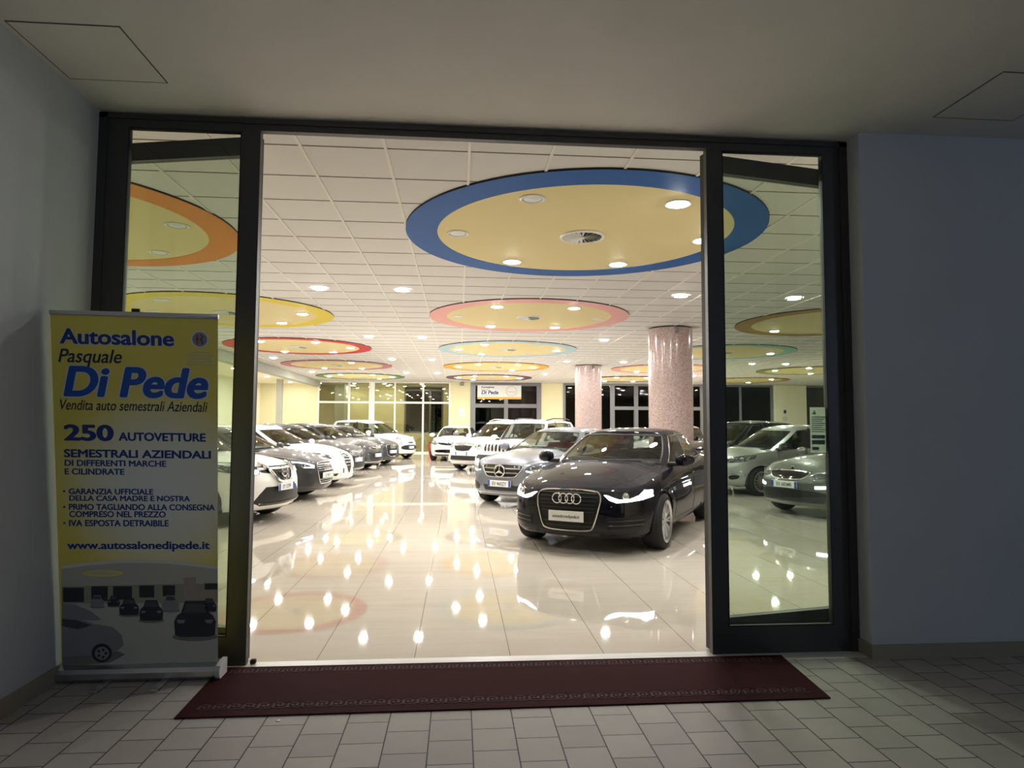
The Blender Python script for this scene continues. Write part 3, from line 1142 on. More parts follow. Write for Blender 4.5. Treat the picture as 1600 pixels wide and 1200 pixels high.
    for side in (1, -1):
        for i in range(NG-1):
            kd = kinds[segid[i]]
            for k in range(KW-1):
                q = (gi[(side, i, k)], gi[(side, i+1, k)], gi[(side, i+1, k+1)], gi[(side, i, k+1)])
                q = q if side > 0 else q[::-1]
                win = kd in ('ws', 'fw', 'rw', 'rear', 'qw') and 1 <= k < KW-2
                if win:
                    nm = {'ws': ('windshield', 0), 'fw': ('front_side_window', side), 'rw': ('rear_side_window', side), 'qw': ('quarter_window', side), 'rear': ('rear_window', 0)}[kd]
                elif kd == 'bp':
                    nm = ('b_pillar', side)
                else:
                    nm = ('roof', 0)
                gf.setdefault(nm, []).append(q)
    # roof skin
    lastrow = {s: [gi[(s, i, KW-1)] for i in range(NG)] for s in (1, -1)}
    HR = 14
    rid = {}
    cxr = (tl[0][0]+tl[-1][0])/2
    for i in range(NG):
        a, b = gv[lastrow[1][i]], gv[lastrow[-1][i]]
        for h in range(HR+1):
            if h == 0: rid[(i, h)] = lastrow[1][i]; continue
            if h == HR: rid[(i, h)] = lastrow[-1][i]; continue
            if i in (0, NG-1): rid[(i, h)] = lastrow[1][i]; continue
            t = h/HR
            y = a.y+(b.y-a.y)*t
            x = a.x
            edge = min(1, abs(abs(y)-abs(a.y))/.05)
            z = roof(x)-rc*(abs(y)/ht)**2+.018*edge
            rid[(i, h)] = len(gv)
            gv.append(Vector((x, y, z)))
    for i in range(NG-1):
        for h in range(HR):
            q = tuple(dict.fromkeys((rid[(i, h)], rid[(i+1, h)], rid[(i+1, h+1)], rid[(i, h+1)])[::-1]))
            if len(q) >= 3:
                gf.setdefault(('roof', 0), []).append(q)
    for (nm, side), fs in gf.items():
        used = sorted({k for f in fs for k in f})
        re = {k: n for n, k in enumerate(used)}
        mm = P if nm == 'roof' else ('black_gloss' if nm == 'b_pillar' else 'car_glass')
        if nm == 'roof' and g('roof_paint'): mm = S['roof_paint']
        made[(nm, side)] = mesh_obj(nm, [gv[k] for k in used], [tuple(re[k] for k in f) for f in fs], mm, root, True, 50)
    # dark rubber band round the windscreen and chrome line round the side glass
    b = MB()
    i1 = sum(seg_n[:1])
    loop = [gv[gi[(1, i, 1)]] for i in range(i1, -1, -1)]+[gv[gi[(-1, i, 1)]] for i in range(1, i1+1)]+[gv[gi[(-1, i1, k)]] for k in range(2, KW-1)]+[gv[gi[(-1, i, KW-2)]] for i in range(i1, -1, -1)]+[gv[gi[(1, i, KW-2)]] for i in range(1, i1+1)]+[gv[gi[(1, i1, k)]] for k in range(KW-2, 1, -1)]
    b.tube(loop, .011, 6, True)
    b.build('windshield_seal', 'black_plastic', made[('windshield', 0)], True)
    a0 = sum(seg_n[:2]); a1 = sum(seg_n[:5 if kinds[4] in ('rw', 'qw') else 3])
    for side in (1, -1):
        loop = [gv[gi[(side, i, 1)]] for i in range(a0, a1+1)]+[gv[gi[(side, a1, k)]] for k in range(2, KW-1)]+[gv[gi[(side, i, KW-2)]] for i in range(a1, a0-1, -1)]+[gv[gi[(side, a0, k)]] for k in range(KW-2, 1, -1)]
        MB().tube(loop, .009, 6, True).build('window_trim', g('trim', 'black_plastic'), root, True)
    # under side, wheel housings
    u = MB().box(xr+.25, xf-.30, -hw*.70, hw*.70, .19, .40)
    for wx in (wb/2, -wb/2):
        for s_ in (1, -1):
            K = 14
            v_, f_ = [], []
            for k in range(K+1):
                a = -.25+(PI+.5)*k/K
                for yy in (hw*.45, hw*.955):
                    v_.append((wx+(RA+.002)*math.cos(a), yy*s_, R+(RA+.002)*math.sin(a)))
            for k in range(K):
                f_.append((2*k, 2*k+1, 2*k+3, 2*k+2))
            u.add(v_, f_)
            u.add([(wx+RA*math.cos(-.25+(PI+.5)*k/K), hw*.45*s_, R+RA*math.sin(-.25+(PI+.5)*k/K)) for k in range(K+1)], [tuple(range(K+1))])
    u.build('underbody', 'interior_dark', root)
    # wheels
    for wx in (wb/2, -wb/2):
        for s_ in (1, -1):
            wheel(R, g('tw', .225), g('rim', R-.095), g('rims', 'double'), root, (wx, s_*(hw-.118), R), s_)
    # cabin
    zbelt = T(0, hw*.8)
    zs = g('zseat', .52)
    for s_ in (1, -1):
        c = MB().rbox(-.42, .12, s_*.37-.25, s_*.37+.25, zs-.16, zs+.02, .05)
        q = Matrix.Translation((-.40, s_*.37, zs)) @ Matrix.Rotation(math.radians(-18), 4, 'Y')
        bk = MB().rbox(-.06, .07, -.24, .24, -.05, .62, .05).tf(q); c.add(bk.v, bk.f)
        hd = MB().rbox(-.03, .07, -.13, .13, .66, .84, .04).tf(q); c.add(hd.v, hd.f)
        c.build('seat', g('seatm', 'interior_dark'), root, True)
    rsx = g('rear_seat', -1.20)
    c = MB().rbox(rsx, rsx+.5, -.62, .62, zs-.16, zs+.04, .05).rbox(rsx-.12, rsx+.05, -.62, .62, zs-.05, zs+.56, .05)
    for s_ in (-.4, .4):
        c.rbox(rsx-.14, rsx-.02, s_-.12, s_+.12, zs+.58, zs+.72, .04)
    c.build('rear_seat', g('seatm', 'interior_dark'), root, True)
    wsx = G[1][0][0]
    zc = T(wsx, 0)
    MB().rbox(wsx-.62, G[0][0][0]-.12, -hw*.70, hw*.70, zc-.22, zc-.045, .05).build('dashboard', 'interior_dark', root, True)
    q = Matrix.Translation((wsx-.72, .37, zc-.10)) @ Matrix.Rotation(math.radians(-62), 4, 'Y')
    ml = MB().lathe([(.182, -.012), (.182, .012), (.160, .012), (.160, -.012)], 28, close=True)
    ml.box(-.16, .16, -.02, .02, -.008, .008).box(-.05, .05, -.05, .05, -.01, .03).tf(q)
    ml.build('steering_wheel', 'interior_dark', root, True)
    rt = tl[0]
    MB().rbox(rt[0]+.02, rt[0]+.06, -.12, .12, roof(rt[0])-.16, roof(rt[0])-.09, .015).box(rt[0]-.01, rt[0]+.05, -.012, .012, roof(rt[0])-.10, roof(rt[0])-.03).build('interior_mirror', 'interior_grey', root, True)
    # door mirrors
    mx = G[2][0][0]-.06
    for s_ in (1, -1):
        zm = T(mx, hw)+g('mirz', .09)
        e = MB()
        n1, n2 = 16, 10
        v_, f_ = [], []
        for i in range(n2+1):
            ph = -PI/2+PI*i/n2
            for k in range(n1):
                th = 2*PI*k/n1
                sx = math.cos(ph)*math.cos(th); sy = math.sin(ph); sz = math.cos(ph)*math.sin(th)
                sp = lambda t, p_: math.copysign(abs(t)**p_, t)
                X = sp(sx, .8)*.075*(1 if sx > 0 else .45)
                v_.append((mx+.02+X-.04*max(0, sy), s_*(hw+.062+sp(sy, .85)*.125), zm+sp(sz, .75)*.080*(1-.12*sy)))
        for i in range(n2):
            for k in range(n1):
                q = (i*n1+k, i*n1+(k+1) % n1, (i+1)*n1+(k+1) % n1, (i+1)*n1+k)
                f_.append(q if s_ < 0 else q[::-1])
        e.add(v_, f_)
        h = e.build('door_mirror', g('mirm', P), root, True, 60)
        MB().rbox(mx-.03, mx+.06, min(s_*(hw-.16), s_*(hw+.0)), max(s_*(hw-.16), s_*(hw+.0)), zm-.085, zm-.030, .015).build('mirror_arm', 'black_plastic', h, True)
        MB().box(mx-.026, mx-.020, s_*(hw+.062)-.085, s_*(hw+.062)+.085, zm-.055, zm+.055).build('mirror_glass', 'chrome', h)
    # door seams, hood seams, handles
    se = MB()
    if dx:
        for ax in ('left', 'right'):
            zt = lambda x: T(x, hw*.93)-.03
            for x in [q for q in dx if q is not None]:
                zlow = .30
                if x < -wb/2+RA+.05:   # curves round the arch
                    pts = [(x, zt(x)), (x, R+RA*.75), (x+.12, R+RA*.30), (x+.22, .36)]
                    B.seam(se, ax, pts)
                else:
                    B.seam(se, ax, [(x, zt(x)), (x+.01, .6), (x+.01, zlow)])
            xe = dx[2] if dx[2] is not None else dx[1]
            B.seam(se, ax, [(dx[0], .30), (max(xe+.22, -wb/2+RA+.08), .30)])
            for x in [dx[1]+.22] + ([dx[2]+.30] if dx[2] is not None else []):
                p, n = B.hit(ax, x, g('zhandle', .80))
                if p is not None:
                    MB().tube([p+n*.012+Vector((-.11, 0, 0)), p+n*.030+Vector((-.09, 0, 0)), p+n*.032+Vector((.09, 0, 0)), p+n*.012+Vector((.11, 0, 0))], .012, 8).build('door_handle', g('handm', P), root, True)
    if g('hoodline'):
        for s_ in (1, -1):
            B.seam(se, 'top', [(x, y*s_) for x, y in S['hoodline']], .005)
    if se.v:
        se.build('panel_gaps', 'door_seal', root)
    # wipers
    wz = MB()
    for s_, x_ in ((.38, 0), (-.25, 0)):
        pts = []
        for t in (0, .33, .66, 1):
            yv = s_-.55*t*(1 if s_ > 0 else .9)+.1
            i_ = min(range(i1+1), key=lambda k: abs(bot[k].y-abs(yv)))
            p = gv[gi[(1 if yv >= 0 else -1, i_, 2)]].copy()
            p.y = yv
            p.x += .012; p.z += .012-.01*(1-t)
            pts.append(p)
        wz.tube(pts, .008, 5)
    wz.build('wiper', 'black_plastic', root)
    return root, B, T

def mirror_poly(p):
    return [(-a, b) for a, b in p][::-1]

def both(B, name, poly, m, root, **kw):
    return [B.patch(name, 'front', poly, m, root, **kw), B.patch(name, 'front', mirror_poly(poly), m, root, **kw)]

def outline(B, name, poly, r, m, parent, off=.004, axis='front'):
    l = B.line(axis, poly, off, .03, True)
    return MB().tube(l, r, 7, True).build(name, m, parent, True)

def face_frame(B, y, z, off=.0, lean=None):
    """frame on the nose at (y, z): local x to the car's left as seen from outside -> text reads right, z outwards"""
    p, n = B.hit('front', y, z)
    n = Vector((n.x, n.y, 0 if lean is None else lean)).normalized()
    X = Vector((0, 0, 1)).cross(n).normalized()
    Y = n.cross(X)
    m_ = Matrix((X, Y, n)).transposed().to_4x4()
    m_.translation = p+n*off
    return m_

def plate(B, root, y, z, text, w=.52, h=.11, blue=True, off=.012, size=.085, sx=.9):
    F = face_frame(B, y, z, off)
    e = MB().rbox(-w/2, w/2, -h/2, h/2, 0, .012, .004).tf(F).build('license_plate', 'plate_white', root)
    if blue:
        for s_ in (-1, 1):
            MB().box(min(s_*w/2*.99, s_*(w/2-.045)), max(s_*w/2*.99, s_*(w/2-.045)), -h/2*.96, h/2*.96, .0121, .0128).tf(F).build('blue_band', 'plate_blue', e)
    if text:
        text_obj('plate_text', text, size, 'plate_ink', e, F @ Matrix.Translation((0, -size*.36, .0125)), sx=sx, bold=.012, align='CENTER')
    return e

def ring_tube(F, cx, cy, r, t, n=28):
    return MB().tube([F @ Vector((cx+r*math.cos(2*PI*k/n), cy+r*math.sin(2*PI*k/n), 0)) for k in range(n)], t, 8, True)

def four_rings(B, root, y, z, r, t, off=.02):
    F = face_frame(B, y, z, off)
    b = MB()
    for k in range(4):
        q = ring_tube(F, (k-1.5)*r*1.42, 0, r, t)
        b.add(q.v, q.f)
    return b.build('badge', 'chrome', root, True)

def hbars(B, name, root, poly_f, zs, h, m, off=.012, thick=.01):
    """horizontal grille bars: poly_f(z) gives (y0, y1)"""
    out = []
    for z in zs:
        y0, y1 = poly_f(z)
        out.append(B.patch(name, 'front', [(y0, z-h/2), (y1, z-h/2), (y1, z+h/2), (y0, z+h/2)], m, root, off=off, thick=thick, grid=.06))
    return out

# ------------------------------------------------------------------ the cars on show
R_ = math.radians
MUTE = lambda *a: None

# ---- black saloon in front
S = dict(label='glossy black saloon nearest the entrance with four rings in its chrome framed grille', W=1.874, wb=2.912, fo=.91, ro=1.09, R=.335, kind='sedan', paint='paint_black',
    top=[(-2.55, 1.02), (-2.2, 1.09), (-1.7, 1.11), (-.6, 1.09), (.7, 1.07), (1.1, 1.035), (1.6, .975), (2.0, .895), (2.2, .835), (2.37, .765)], crown=.11,
    fprof=[(0, .10), (.12, .01), (.25, 0), (.6, .0), (.8, .03), (.92, .075), (1, .15)], nose=(.035, .12, .30, .62),
    gh=[((1.10, 0), (.22, 0)), ((.82, .70), (.10, .535)), ((.74, .785), (-.02, .59)), ((-.20, .815), (-.30, .62)), ((-.28, .815), (-.38, .62)), ((-1.30, .785), (-1.02, .58)), ((-1.66, .62), (-1.12, .47)), ((-1.80, 0), (-1.22, 0))],
    roof=[(.30, 1.36), (.1, 1.405), (-.4, 1.442), (-.8, 1.435), (-1.1, 1.395), (-1.3, 1.35)], doors=(.88, -.24, -1.26), trim='chrome', rims='multi', rim=.252, tw=.245,
    hoodline=[(2.16, .42), (1.9, .60), (1.5, .70), (1.0, .76)], zhandle=.83, N=170, handm='paint_black')
c, B, T = build_car(S, (2.49, 5.34, 0), R_(-121.5))
GR = [(.31, .735), (.385, .69), (.39, .60), (.315, .33), (.265, .285), (-.265, .285), (-.315, .33), (-.39, .60), (-.385, .69), (-.31, .735)]
gr = B.patch('grille', 'front', GR, 'grille_black', c, off=.003)
outline(B, 'grille_frame', chaikin(GR, 2), .010, 'chrome', c, off=.010)
gy = lambda z: (-(.285+(z-.3)*.17), .285+(z-.3)*.17)
hbars(B, 'grille_bar', c, gy, [.34, .38, .50, .54, .58, .62, .66, .70], .012, 'black_plastic')
four_rings(B, c, 0, .645, .056, .0075, .028)
plate(B, c, 0, .445, 'autosalonedipede.it', .43, .12, False, .018, .052, .82)
HL = [(.41, .68), (.50, .70), (.66, .728), (.80, .745), (.86, .740), (.87, .66), (.80, .635), (.66, .615), (.56, .610), (.49, .635)]
for hp in both(B, 'headlight', HL, 'black_gloss', c, off=.002):
    sgn = 1 if sum(v.co.y for v in hp.data.vertices) > 0 else -1
    fl = (lambda p: p) if sgn > 0 else mirror_poly
    B.patch('led_strip', 'front', fl([(.42, .692), (.47, .684), (.53, .662), (.60, .642), (.70, .655), (.77, .69), (.80, .74), (.855, .736), (.866, .665), (.79, .637), (.66, .617), (.56, .612), (.49, .637)]), 'led', hp, off=.006)
    F = face_frame(B, .64*sgn, .688, .010)
    MB().lathe([(.034, 0), (.038, .008), (.030, .012), (.024, .004), (.0, .004)], 20).tf(F).build('projector', 'chrome', hp, True)
    B.patch('lens', 'front', fl(HL), 'lamp_glass', hp, off=.014, thick=.005)
for p in both(B, 'air_intake', [(.46, .44), (.80, .46), (.83, .40), (.81, .34), (.47, .31)], 'grille_black', c, off=.003):
    sgn = 1 if sum(v.co.y for v in p.data.vertices) > 0 else -1
    for z in (.355, .405):
        a = [(.48, z-.007), (.81, z+.005), (.81, z+.019), (.48, z+.007)]
        B.patch('intake_bar', 'front', a if sgn > 0 else mirror_poly(a), 'black_gloss', p, off=.012)
B.patch('lower_grille', 'front', [(-.40, .275), (.40, .275), (.36, .225), (-.36, .225)], 'black_plastic', c)

# ---- silver-blue saloon
S = dict(label='silver-blue saloon with a large three-pointed star, parked beside the black saloon', W=1.81, wb=2.84, fo=.80, ro=1.05, R=.325, kind='sedan', paint='paint_silver_blue',
    top=[(-2.47, 1.0), (-2.1, 1.07), (-1.6, 1.10), (-.6, 1.08), (.7, 1.07), (1.05, 1.04), (1.5, .99), (1.9, .92), (2.08, .87), (2.22, .80)], crown=.11,
    fprof=[(0, .10), (.12, .02), (.25, 0), (.6, .0), (.8, .02), (.92, .06), (1, .13)], nose=(.035, .11, .28, .58),
    gh=[((1.06, 0), (.18, 0)), ((.78, .65), (.06, .49)), ((.68, .75), (-.05, .555)), ((-.24, .78), (-.33, .585)), ((-.32, .78), (-.41, .585)), ((-1.28, .75), (-1.0, .55)), ((-1.62, .60), (-1.12, .46)), ((-1.76, 0), (-1.22, 0))],
    roof=[(.26, 1.35), (.06, 1.395), (-.4, 1.43), (-.8, 1.42), (-1.1, 1.38), (-1.3, 1.33)], doors=(.84, -.28, -1.24), trim='chrome', rims='double', rim=.225,
    hoodline=[(2.05, .46), (1.8, .62), (1.4, .70), (.95, .74)])
c, B, T = build_car(S, (2.12, 9.40, 0), R_(-128))
GR = [(.36, .765), (.425, .75), (.43, .70), (.33, .575), (.27, .545), (-.27, .545), (-.33, .575), (-.43, .70), (-.425, .75), (-.36, .765)]
B.patch('grille', 'front', GR, 'grille_black', c, off=.003)
outline(B, 'grille_frame', chaikin(GR, 2), .007, 'satin_silver', c, off=.008)
hbars(B, 'grille_bar', c, lambda z: (-(.30+(z-.545)*.6), .30+(z-.545)*.6), [.622, .696], .020, 'chrome', .016)
F = face_frame(B, 0, .655, .035)
b = ring_tube(F, 0, 0, .106, .012)
for k in range(3):
    a = PI/2+2*PI*k/3
    b.tube([F @ Vector((0, 0, .004)), F @ Vector((.105*math.cos(a), .105*math.sin(a), 0))], [.019, .005], 6)
b.build('badge', 'chrome', c, True)
MB().disc(.09, 24, (0, 0, -.012)).tf(F).build('badge_disc', 'black_gloss', c)
plate(B, c, 0, .43, 'EV 460ZY', .50, .115, True, .02, .088, .86)
HL = [(.47, .70), (.56, .765), (.70, .80), (.84, .81), (.87, .775), (.85, .70), (.76, .650), (.60, .635), (.50, .655)]
for hp in both(B, 'headlight', HL, 'interior_grey', c, off=.002):
    sgn = 1 if sum(v.co.y for v in hp.data.vertices) > 0 else -1
    fl = (lambda p: p) if sgn > 0 else mirror_poly
    B.patch('led_strip', 'front', fl([(.50, .668), (.60, .652), (.74, .662), (.84, .708), (.86, .70), (.76, .650), (.60, .636), (.50, .655)]), 'led', hp, off=.006)
    for yy in (.60, .74):
        MB().lathe([(.040, 0), (.044, .008), (.036, .012), (.028, .004), (.0, .004)], 20).tf(face_frame(B, yy*sgn, .715+.05*(yy-.6), .008)).build('projector', 'chrome', hp, True)
    B.patch('lens', 'front', fl(HL), 'lamp_glass', hp, off=.016, thick=.005)
B.patch('lower_intake', 'front', [(-.40, .40), (.40, .40), (.36, .30), (-.36, .30)], 'black_plastic', c)
both(B, 'air_intake', chaikin([(.52, .42), (.66, .46), (.80, .44), (.80, .32), (.60, .29), (.50, .32)], 1), 'black_plastic', c, off=.003)
both(B, 'chrome_lip', [(.0, .268), (.50, .268), (.80, .29), (.80, .275), (.50, .252), (0, .252)], 'chrome', c, off=.008)
b = MB().rbox(.62, .84, -.32, .02, T(.8, 0)-.02, T(.8, 0)+.005, .004)
b.build('paper_sheet', 'paper', c)

# ---- shared outline of the taller cars
def suv_gh(x_ws, x_rf, hb, ht, xrear, z=None):
    return [((x_ws, 0), (x_rf, 0)), ((x_ws-.22, hb-.12), (x_rf-.08, ht-.06)), ((x_ws-.32, hb-.02), (x_rf-.20, ht)), ((-.20, hb), (-.26, ht+.02)), ((-.28, hb), (-.34, ht+.02)), ((xrear+.62, hb-.02), (xrear+.72, ht)), ((xrear+.10, hb-.10), (xrear+.40, ht-.07)), ((xrear+.0, 0), (xrear+.32, 0))]

# ---- white off-roader with seven slots
S = dict(label='silver-white off-roader with seven upright grille slots behind the silver-blue saloon', W=1.81, wb=2.635, fo=.88, ro=.90, R=.345, kind='suv', paint='paint_silver_white',
    top=[(-2.2, 1.12), (-1.2, 1.12), (.6, 1.10), (1.0, 1.08), (1.6, 1.045), (2.0, 1.0), (2.197, .96)], crown=.07, ridge=.02,
    fprof=[(0, .12), (.10, .02), (.25, 0), (.45, .02), (.55, .05), (.85, .07), (.95, .10), (1, .16)], nose=(.02, .06, .17, .42),
    gh=suv_gh(.98, .30, .78, .62, -2.12), roof=[(.35, 1.55), (.1, 1.605), (-.6, 1.64), (-1.4, 1.62), (-1.8, 1.57)], doors=(.72, -.24, -1.18), clad=.20, flare=.03, rims='five', zhandle=.88, mirm='paint_silver_white', zseat=.66)
c, B, T = build_car(S, (2.23, 15.80, 0), R_(-124))
for k in range(7):
    y = (k-3)*.118
    B.patch('grille_slot', 'front', chaikin([(y-.034, .74), (y+.034, .74), (y+.034, .935), (y-.034, .935)], 1), 'black_gloss', c, off=.004, grid=.03)
    outline(B, 'slot_frame', chaikin([(y-.040, .735), (y+.040, .735), (y+.040, .94), (y-.040, .94)], 1), .006, 'chrome', c, off=.008)
for s_ in (1, -1):
    F = face_frame(B, .575*s_, .845, .004)
    h = MB().lathe([(.105, -.02), (.108, .012), (.098, .016), (.095, .0), (.06, -.01), (0, -.012)], 28).tf(F).build('headlight', 'chrome', c, True)
    MB().disc(.095, 24, (0, 0, .012)).tf(F).build('lens', 'lamp_glass', h)
    F = face_frame(B, .60*s_, .46, .004)
    MB().lathe([(.055, -.01), (.058, .01), (.048, .012), (.045, .004), (0, .004)], 20).tf(F).build('fog_lamp', 'chrome' if s_ > 0 else 'fog_lit', c, True)
    B.patch('turn_lamp', 'front', [(.70*s_-.02, .80), (.70*s_+.04, .80), (.70*s_+.04, .90), (.70*s_-.02, .90)], 'lamp_glass', c)
B.patch('bumper_insert', 'front', [(-.62, .64), (.62, .64), (.70, .58), (.62, .40), (-.62, .40), (-.70, .58)], 'black_plastic', c)
plate(B, c, 0, .56, '', .50, .11, True, .012)
for s_ in (1, -1):
    MB().tube([(.1, s_*.56, 1.62), (-.3, s_*.60, 1.68), (-1.2, s_*.60, 1.68), (-1.5, s_*.58, 1.64)], .016, 8).build('roof_rail', 'black_plastic', c, True)

# ---- white compact crossover with black cladding
S = dict(label='white crossover with black lower bumper, beside the off-roader with seven grille slots', W=1.777, wb=2.555, fo=.86, ro=.86, R=.335, kind='suv', paint='paint_white',
    top=[(-2.12, 1.10), (-1.2, 1.12), (.6, 1.12), (.95, 1.10), (1.5, 1.05), (1.85, .985), (2.137, .88)], crown=.10,
    fprof=[(0, .14), (.10, .04), (.25, 0), (.6, .0), (.8, .02), (.92, .06), (1, .14)], nose=(.04, .12, .30, .58),
    gh=suv_gh(1.02, .28, .77, .58, -2.05), roof=[(.30, 1.54), (.05, 1.60), (-.5, 1.64), (-1.3, 1.615), (-1.7, 1.56)], doors=(.70, -.24, -1.14), clad=.22, flare=.02, rims='five', zhandle=.92, zseat=.66)
c, B, T = build_car(S, (1.50, 18.20, 0), R_(-131))
GR = [(.34, .90), (.40, .86), (.30, .68), (.20, .65), (-.20, .65), (-.30, .68), (-.40, .86), (-.34, .90)]
B.patch('grille', 'front', GR, 'grille_black', c, off=.003)
outline(B, 'grille_frame', chaikin(GR, 1), .010, 'chrome', c, off=.008)
B.patch('grille_bar', 'front', [(-.385, .855), (-.1, .815), (.1, .815), (.385, .855), (.37, .885), (-.37, .885)], 'chrome', c, off=.018)
F = face_frame(B, 0, .845, .035)
b = ring_tube(F, 0, 0, .055, .008)
b.tube([F @ Vector((-.06, -.012, 0)), F @ Vector((.0, .010, 0)), F @ Vector((0, -.010, 0)), F @ Vector((.06, .012, 0))], .006, 6)
b.build('badge', 'chrome', c, True)
HL = [(.44, .80), (.56, .86), (.70, .93), (.80, .97), (.84, .93), (.80, .83), (.66, .76), (.50, .75)]
for hp in both(B, 'headlight', HL, 'interior_grey', c, off=.002):
    sgn = 1 if sum(v.co.y for v in hp.data.vertices) > 0 else -1
    MB().lathe([(.05, 0), (.054, .008), (.04, .012), (.03, .004), (.0, .004)], 20).tf(face_frame(B, .64*sgn, .84, .01)).build('projector', 'chrome', hp, True)
    B.patch('lens', 'front', HL if sgn > 0 else mirror_poly(HL), 'lamp_glass', hp, off=.016, thick=.005)
B.patch('bumper_insert', 'front', [(-.58, .50), (.58, .50), (.74, .56), (.80, .36), (-.80, .36), (-.74, .56)], 'black_plastic', c)
B.patch('skid_plate', 'front', [(-.62, .345), (.62, .345), (.52, .245), (-.52, .245)], 'satin_silver', c, off=.014)
plate(B, c, 0, .575, '', .50, .11, True, .012)
for s_ in (1, -1):
    MB().lathe([(.05, 0), (.05, .012), (.0, .012)], 16).tf(face_frame(B, .66*s_, .45, .004)).build('fog_lamp', 'chrome' if s_ > 0 else 'fog_lit', c, True)
    MB().tube([(.05, s_*.54, 1.60), (-.3, s_*.575, 1.665), (-1.1, s_*.575, 1.66), (-1.45, s_*.55, 1.60)], .016, 8).build('roof_rail', 'satin_silver', c, True)

# ---- small silver-white hatchback facing the entrance at the back
def hatch_gh(x_ws, x_rf, hb, ht, xrear, xq=.42):
    return [((x_ws, 0), (x_rf, 0)), ((x_ws-.28, hb-.12), (x_rf-.10, ht-.06)), ((x_ws-.38, hb-.02), (x_rf-.22, ht)), ((-.22, hb), (-.28, ht+.02)), ((-.30, hb), (-.36, ht+.02)), ((xrear+.52, hb-.03), (xrear+.78, ht-.01)), ((xrear+.14, hb-.12), (xrear+.50, ht-.08)), ((xrear+.02, 0), (xrear+.40, 0))]
S = dict(label='small pale silver hatchback in front of the cream pillar by the white framed glass', W=1.73, wb=2.59, fo=.83, ro=.64, R=.31, kind='hatch', paint='paint_silver_white',
    top=[(-1.93, 1.08), (-1.2, 1.09), (.6, 1.06), (1.0, 1.03), (1.5, .975), (1.85, .90), (2.125, .80)], crown=.10,
    fprof=[(0, .12), (.12, .02), (.25, 0), (.6, .0), (.8, .03), (.92, .08), (1, .16)], nose=(.045, .13, .32, .60),
    gh=hatch_gh(1.12, .22, .75, .56, -1.88), roof=[(.28, 1.34), (.05, 1.40), (-.5, 1.435), (-1.1, 1.41), (-1.5, 1.36)], doors=(.78, -.24, -1.10), rims='five', N=120)
c, B, T = build_car(S, (-.10, 24.3, 0), R_(-98))
B.patch('grille', 'front', chaikin([(-.46, .76), (-.2, .735), (0, .71), (.2, .735), (.46, .76), (.44, .69), (.16, .64), (-.16, .64), (-.44, .69)], 1), 'black_gloss', c)
F = face_frame(B, 0, .70, .02)
MB().prism([(0, -.085), (.05, 0), (0, .085), (-.05, 0)], 0, .012).tf(F).build('badge', 'chrome', c)
HL = [(.46, .73), (.58, .80), (.74, .86), (.80, .83), (.76, .70), (.60, .655), (.48, .67)]
for hp in both(B, 'headlight', HL, 'interior_grey', c, off=.002):
    sgn = 1 if sum(v.co.y for v in hp.data.vertices) > 0 else -1
    MB().lathe([(.05, 0), (.054, .008), (.04, .012), (.03, .004), (.0, .004)], 20).tf(face_frame(B, .62*sgn, .74, .01)).build('projector', 'chrome', hp, True)
    B.patch('lens', 'front', HL if sgn > 0 else mirror_poly(HL), 'lamp_glass', hp, off=.016, thick=.005)
B.patch('lower_intake', 'front', chaikin([(-.52, .47), (.52, .47), (.60, .41), (.46, .34), (-.46, .34), (-.60, .41)], 1), 'black_gloss', c)
outline(B, 'intake_frame', chaikin([(-.54, .485), (.54, .485), (.63, .41), (.47, .325), (-.47, .325), (-.63, .41)], 1), .007, 'chrome', c)
B.patch('lower_lip', 'front', [(-.6, .28), (.6, .28), (.55, .225), (-.55, .225)], 'black_plastic', c)
MB().box(1.13-.55, 1.13-.53, -.05, .20, 1.03, 1.14).build('price_sheet', 'paper', c)

# ---- row on the other side of the aisle
# white crossover with the chrome V
S = dict(label='white crossover with a chrome V round its badge, along the pale side wall', W=1.806, wb=2.646, fo=.87, ro=.86, R=.34, kind='suv', paint='paint_white',
    top=[(-2.18, 1.10), (-1.2, 1.11), (.6, 1.08), (.95, 1.06), (1.5, 1.01), (1.9, .945), (2.193, .86)], crown=.09, ridge=.02,
    fprof=[(0, .16), (.10, .05), (.22, 0), (.6, .0), (.8, .03), (.92, .07), (1, .14)], nose=(.055, .16, .40, .74),
    gh=suv_gh(1.06, .24, .78, .59, -2.10), roof=[(.28, 1.46), (.05, 1.525), (-.5, 1.575), (-1.3, 1.55), (-1.7, 1.49)], doors=(.76, -.24, -1.18), clad=.045, flare=.015, rims='five', zhandle=.88, zseat=.62, N=160,
    hoodline=[(2.05, .40), (1.8, .62), (1.4, .70), (.9, .74)])
c, B, T = build_car(S, (-4.70, 6.78, 0), R_(-19))
B.patch('grille', 'front', [(-.50, .855), (.50, .855), (.42, .77), (.22, .74), (.15, .64), (-.15, .64), (-.22, .74), (-.42, .77)], 'black_gloss', c, off=.003)
b = MB()
l = B.line('front', [(.34, .885), (.18, .655), (.10, .615), (-.10, .615), (-.18, .655), (-.34, .885)], .018, .02)
b.tube(l, .029, 8, flat=.8)
b.build('chrome_v', 'chrome', c, True)
F = face_frame(B, 0, .765, .03)
b = ring_tube(F, 0, 0, .072, .011)
q = MB().box(-.09, .09, -.016, .016, -.004, .008).tf(F); b.add(q.v, q.f)
b.build('badge', 'chrome', c, True)
HL = [(.44, .80), (.52, .835), (.66, .875), (.80, .90), (.86, .89), (.84, .82), (.72, .765), (.56, .735), (.47, .745)]
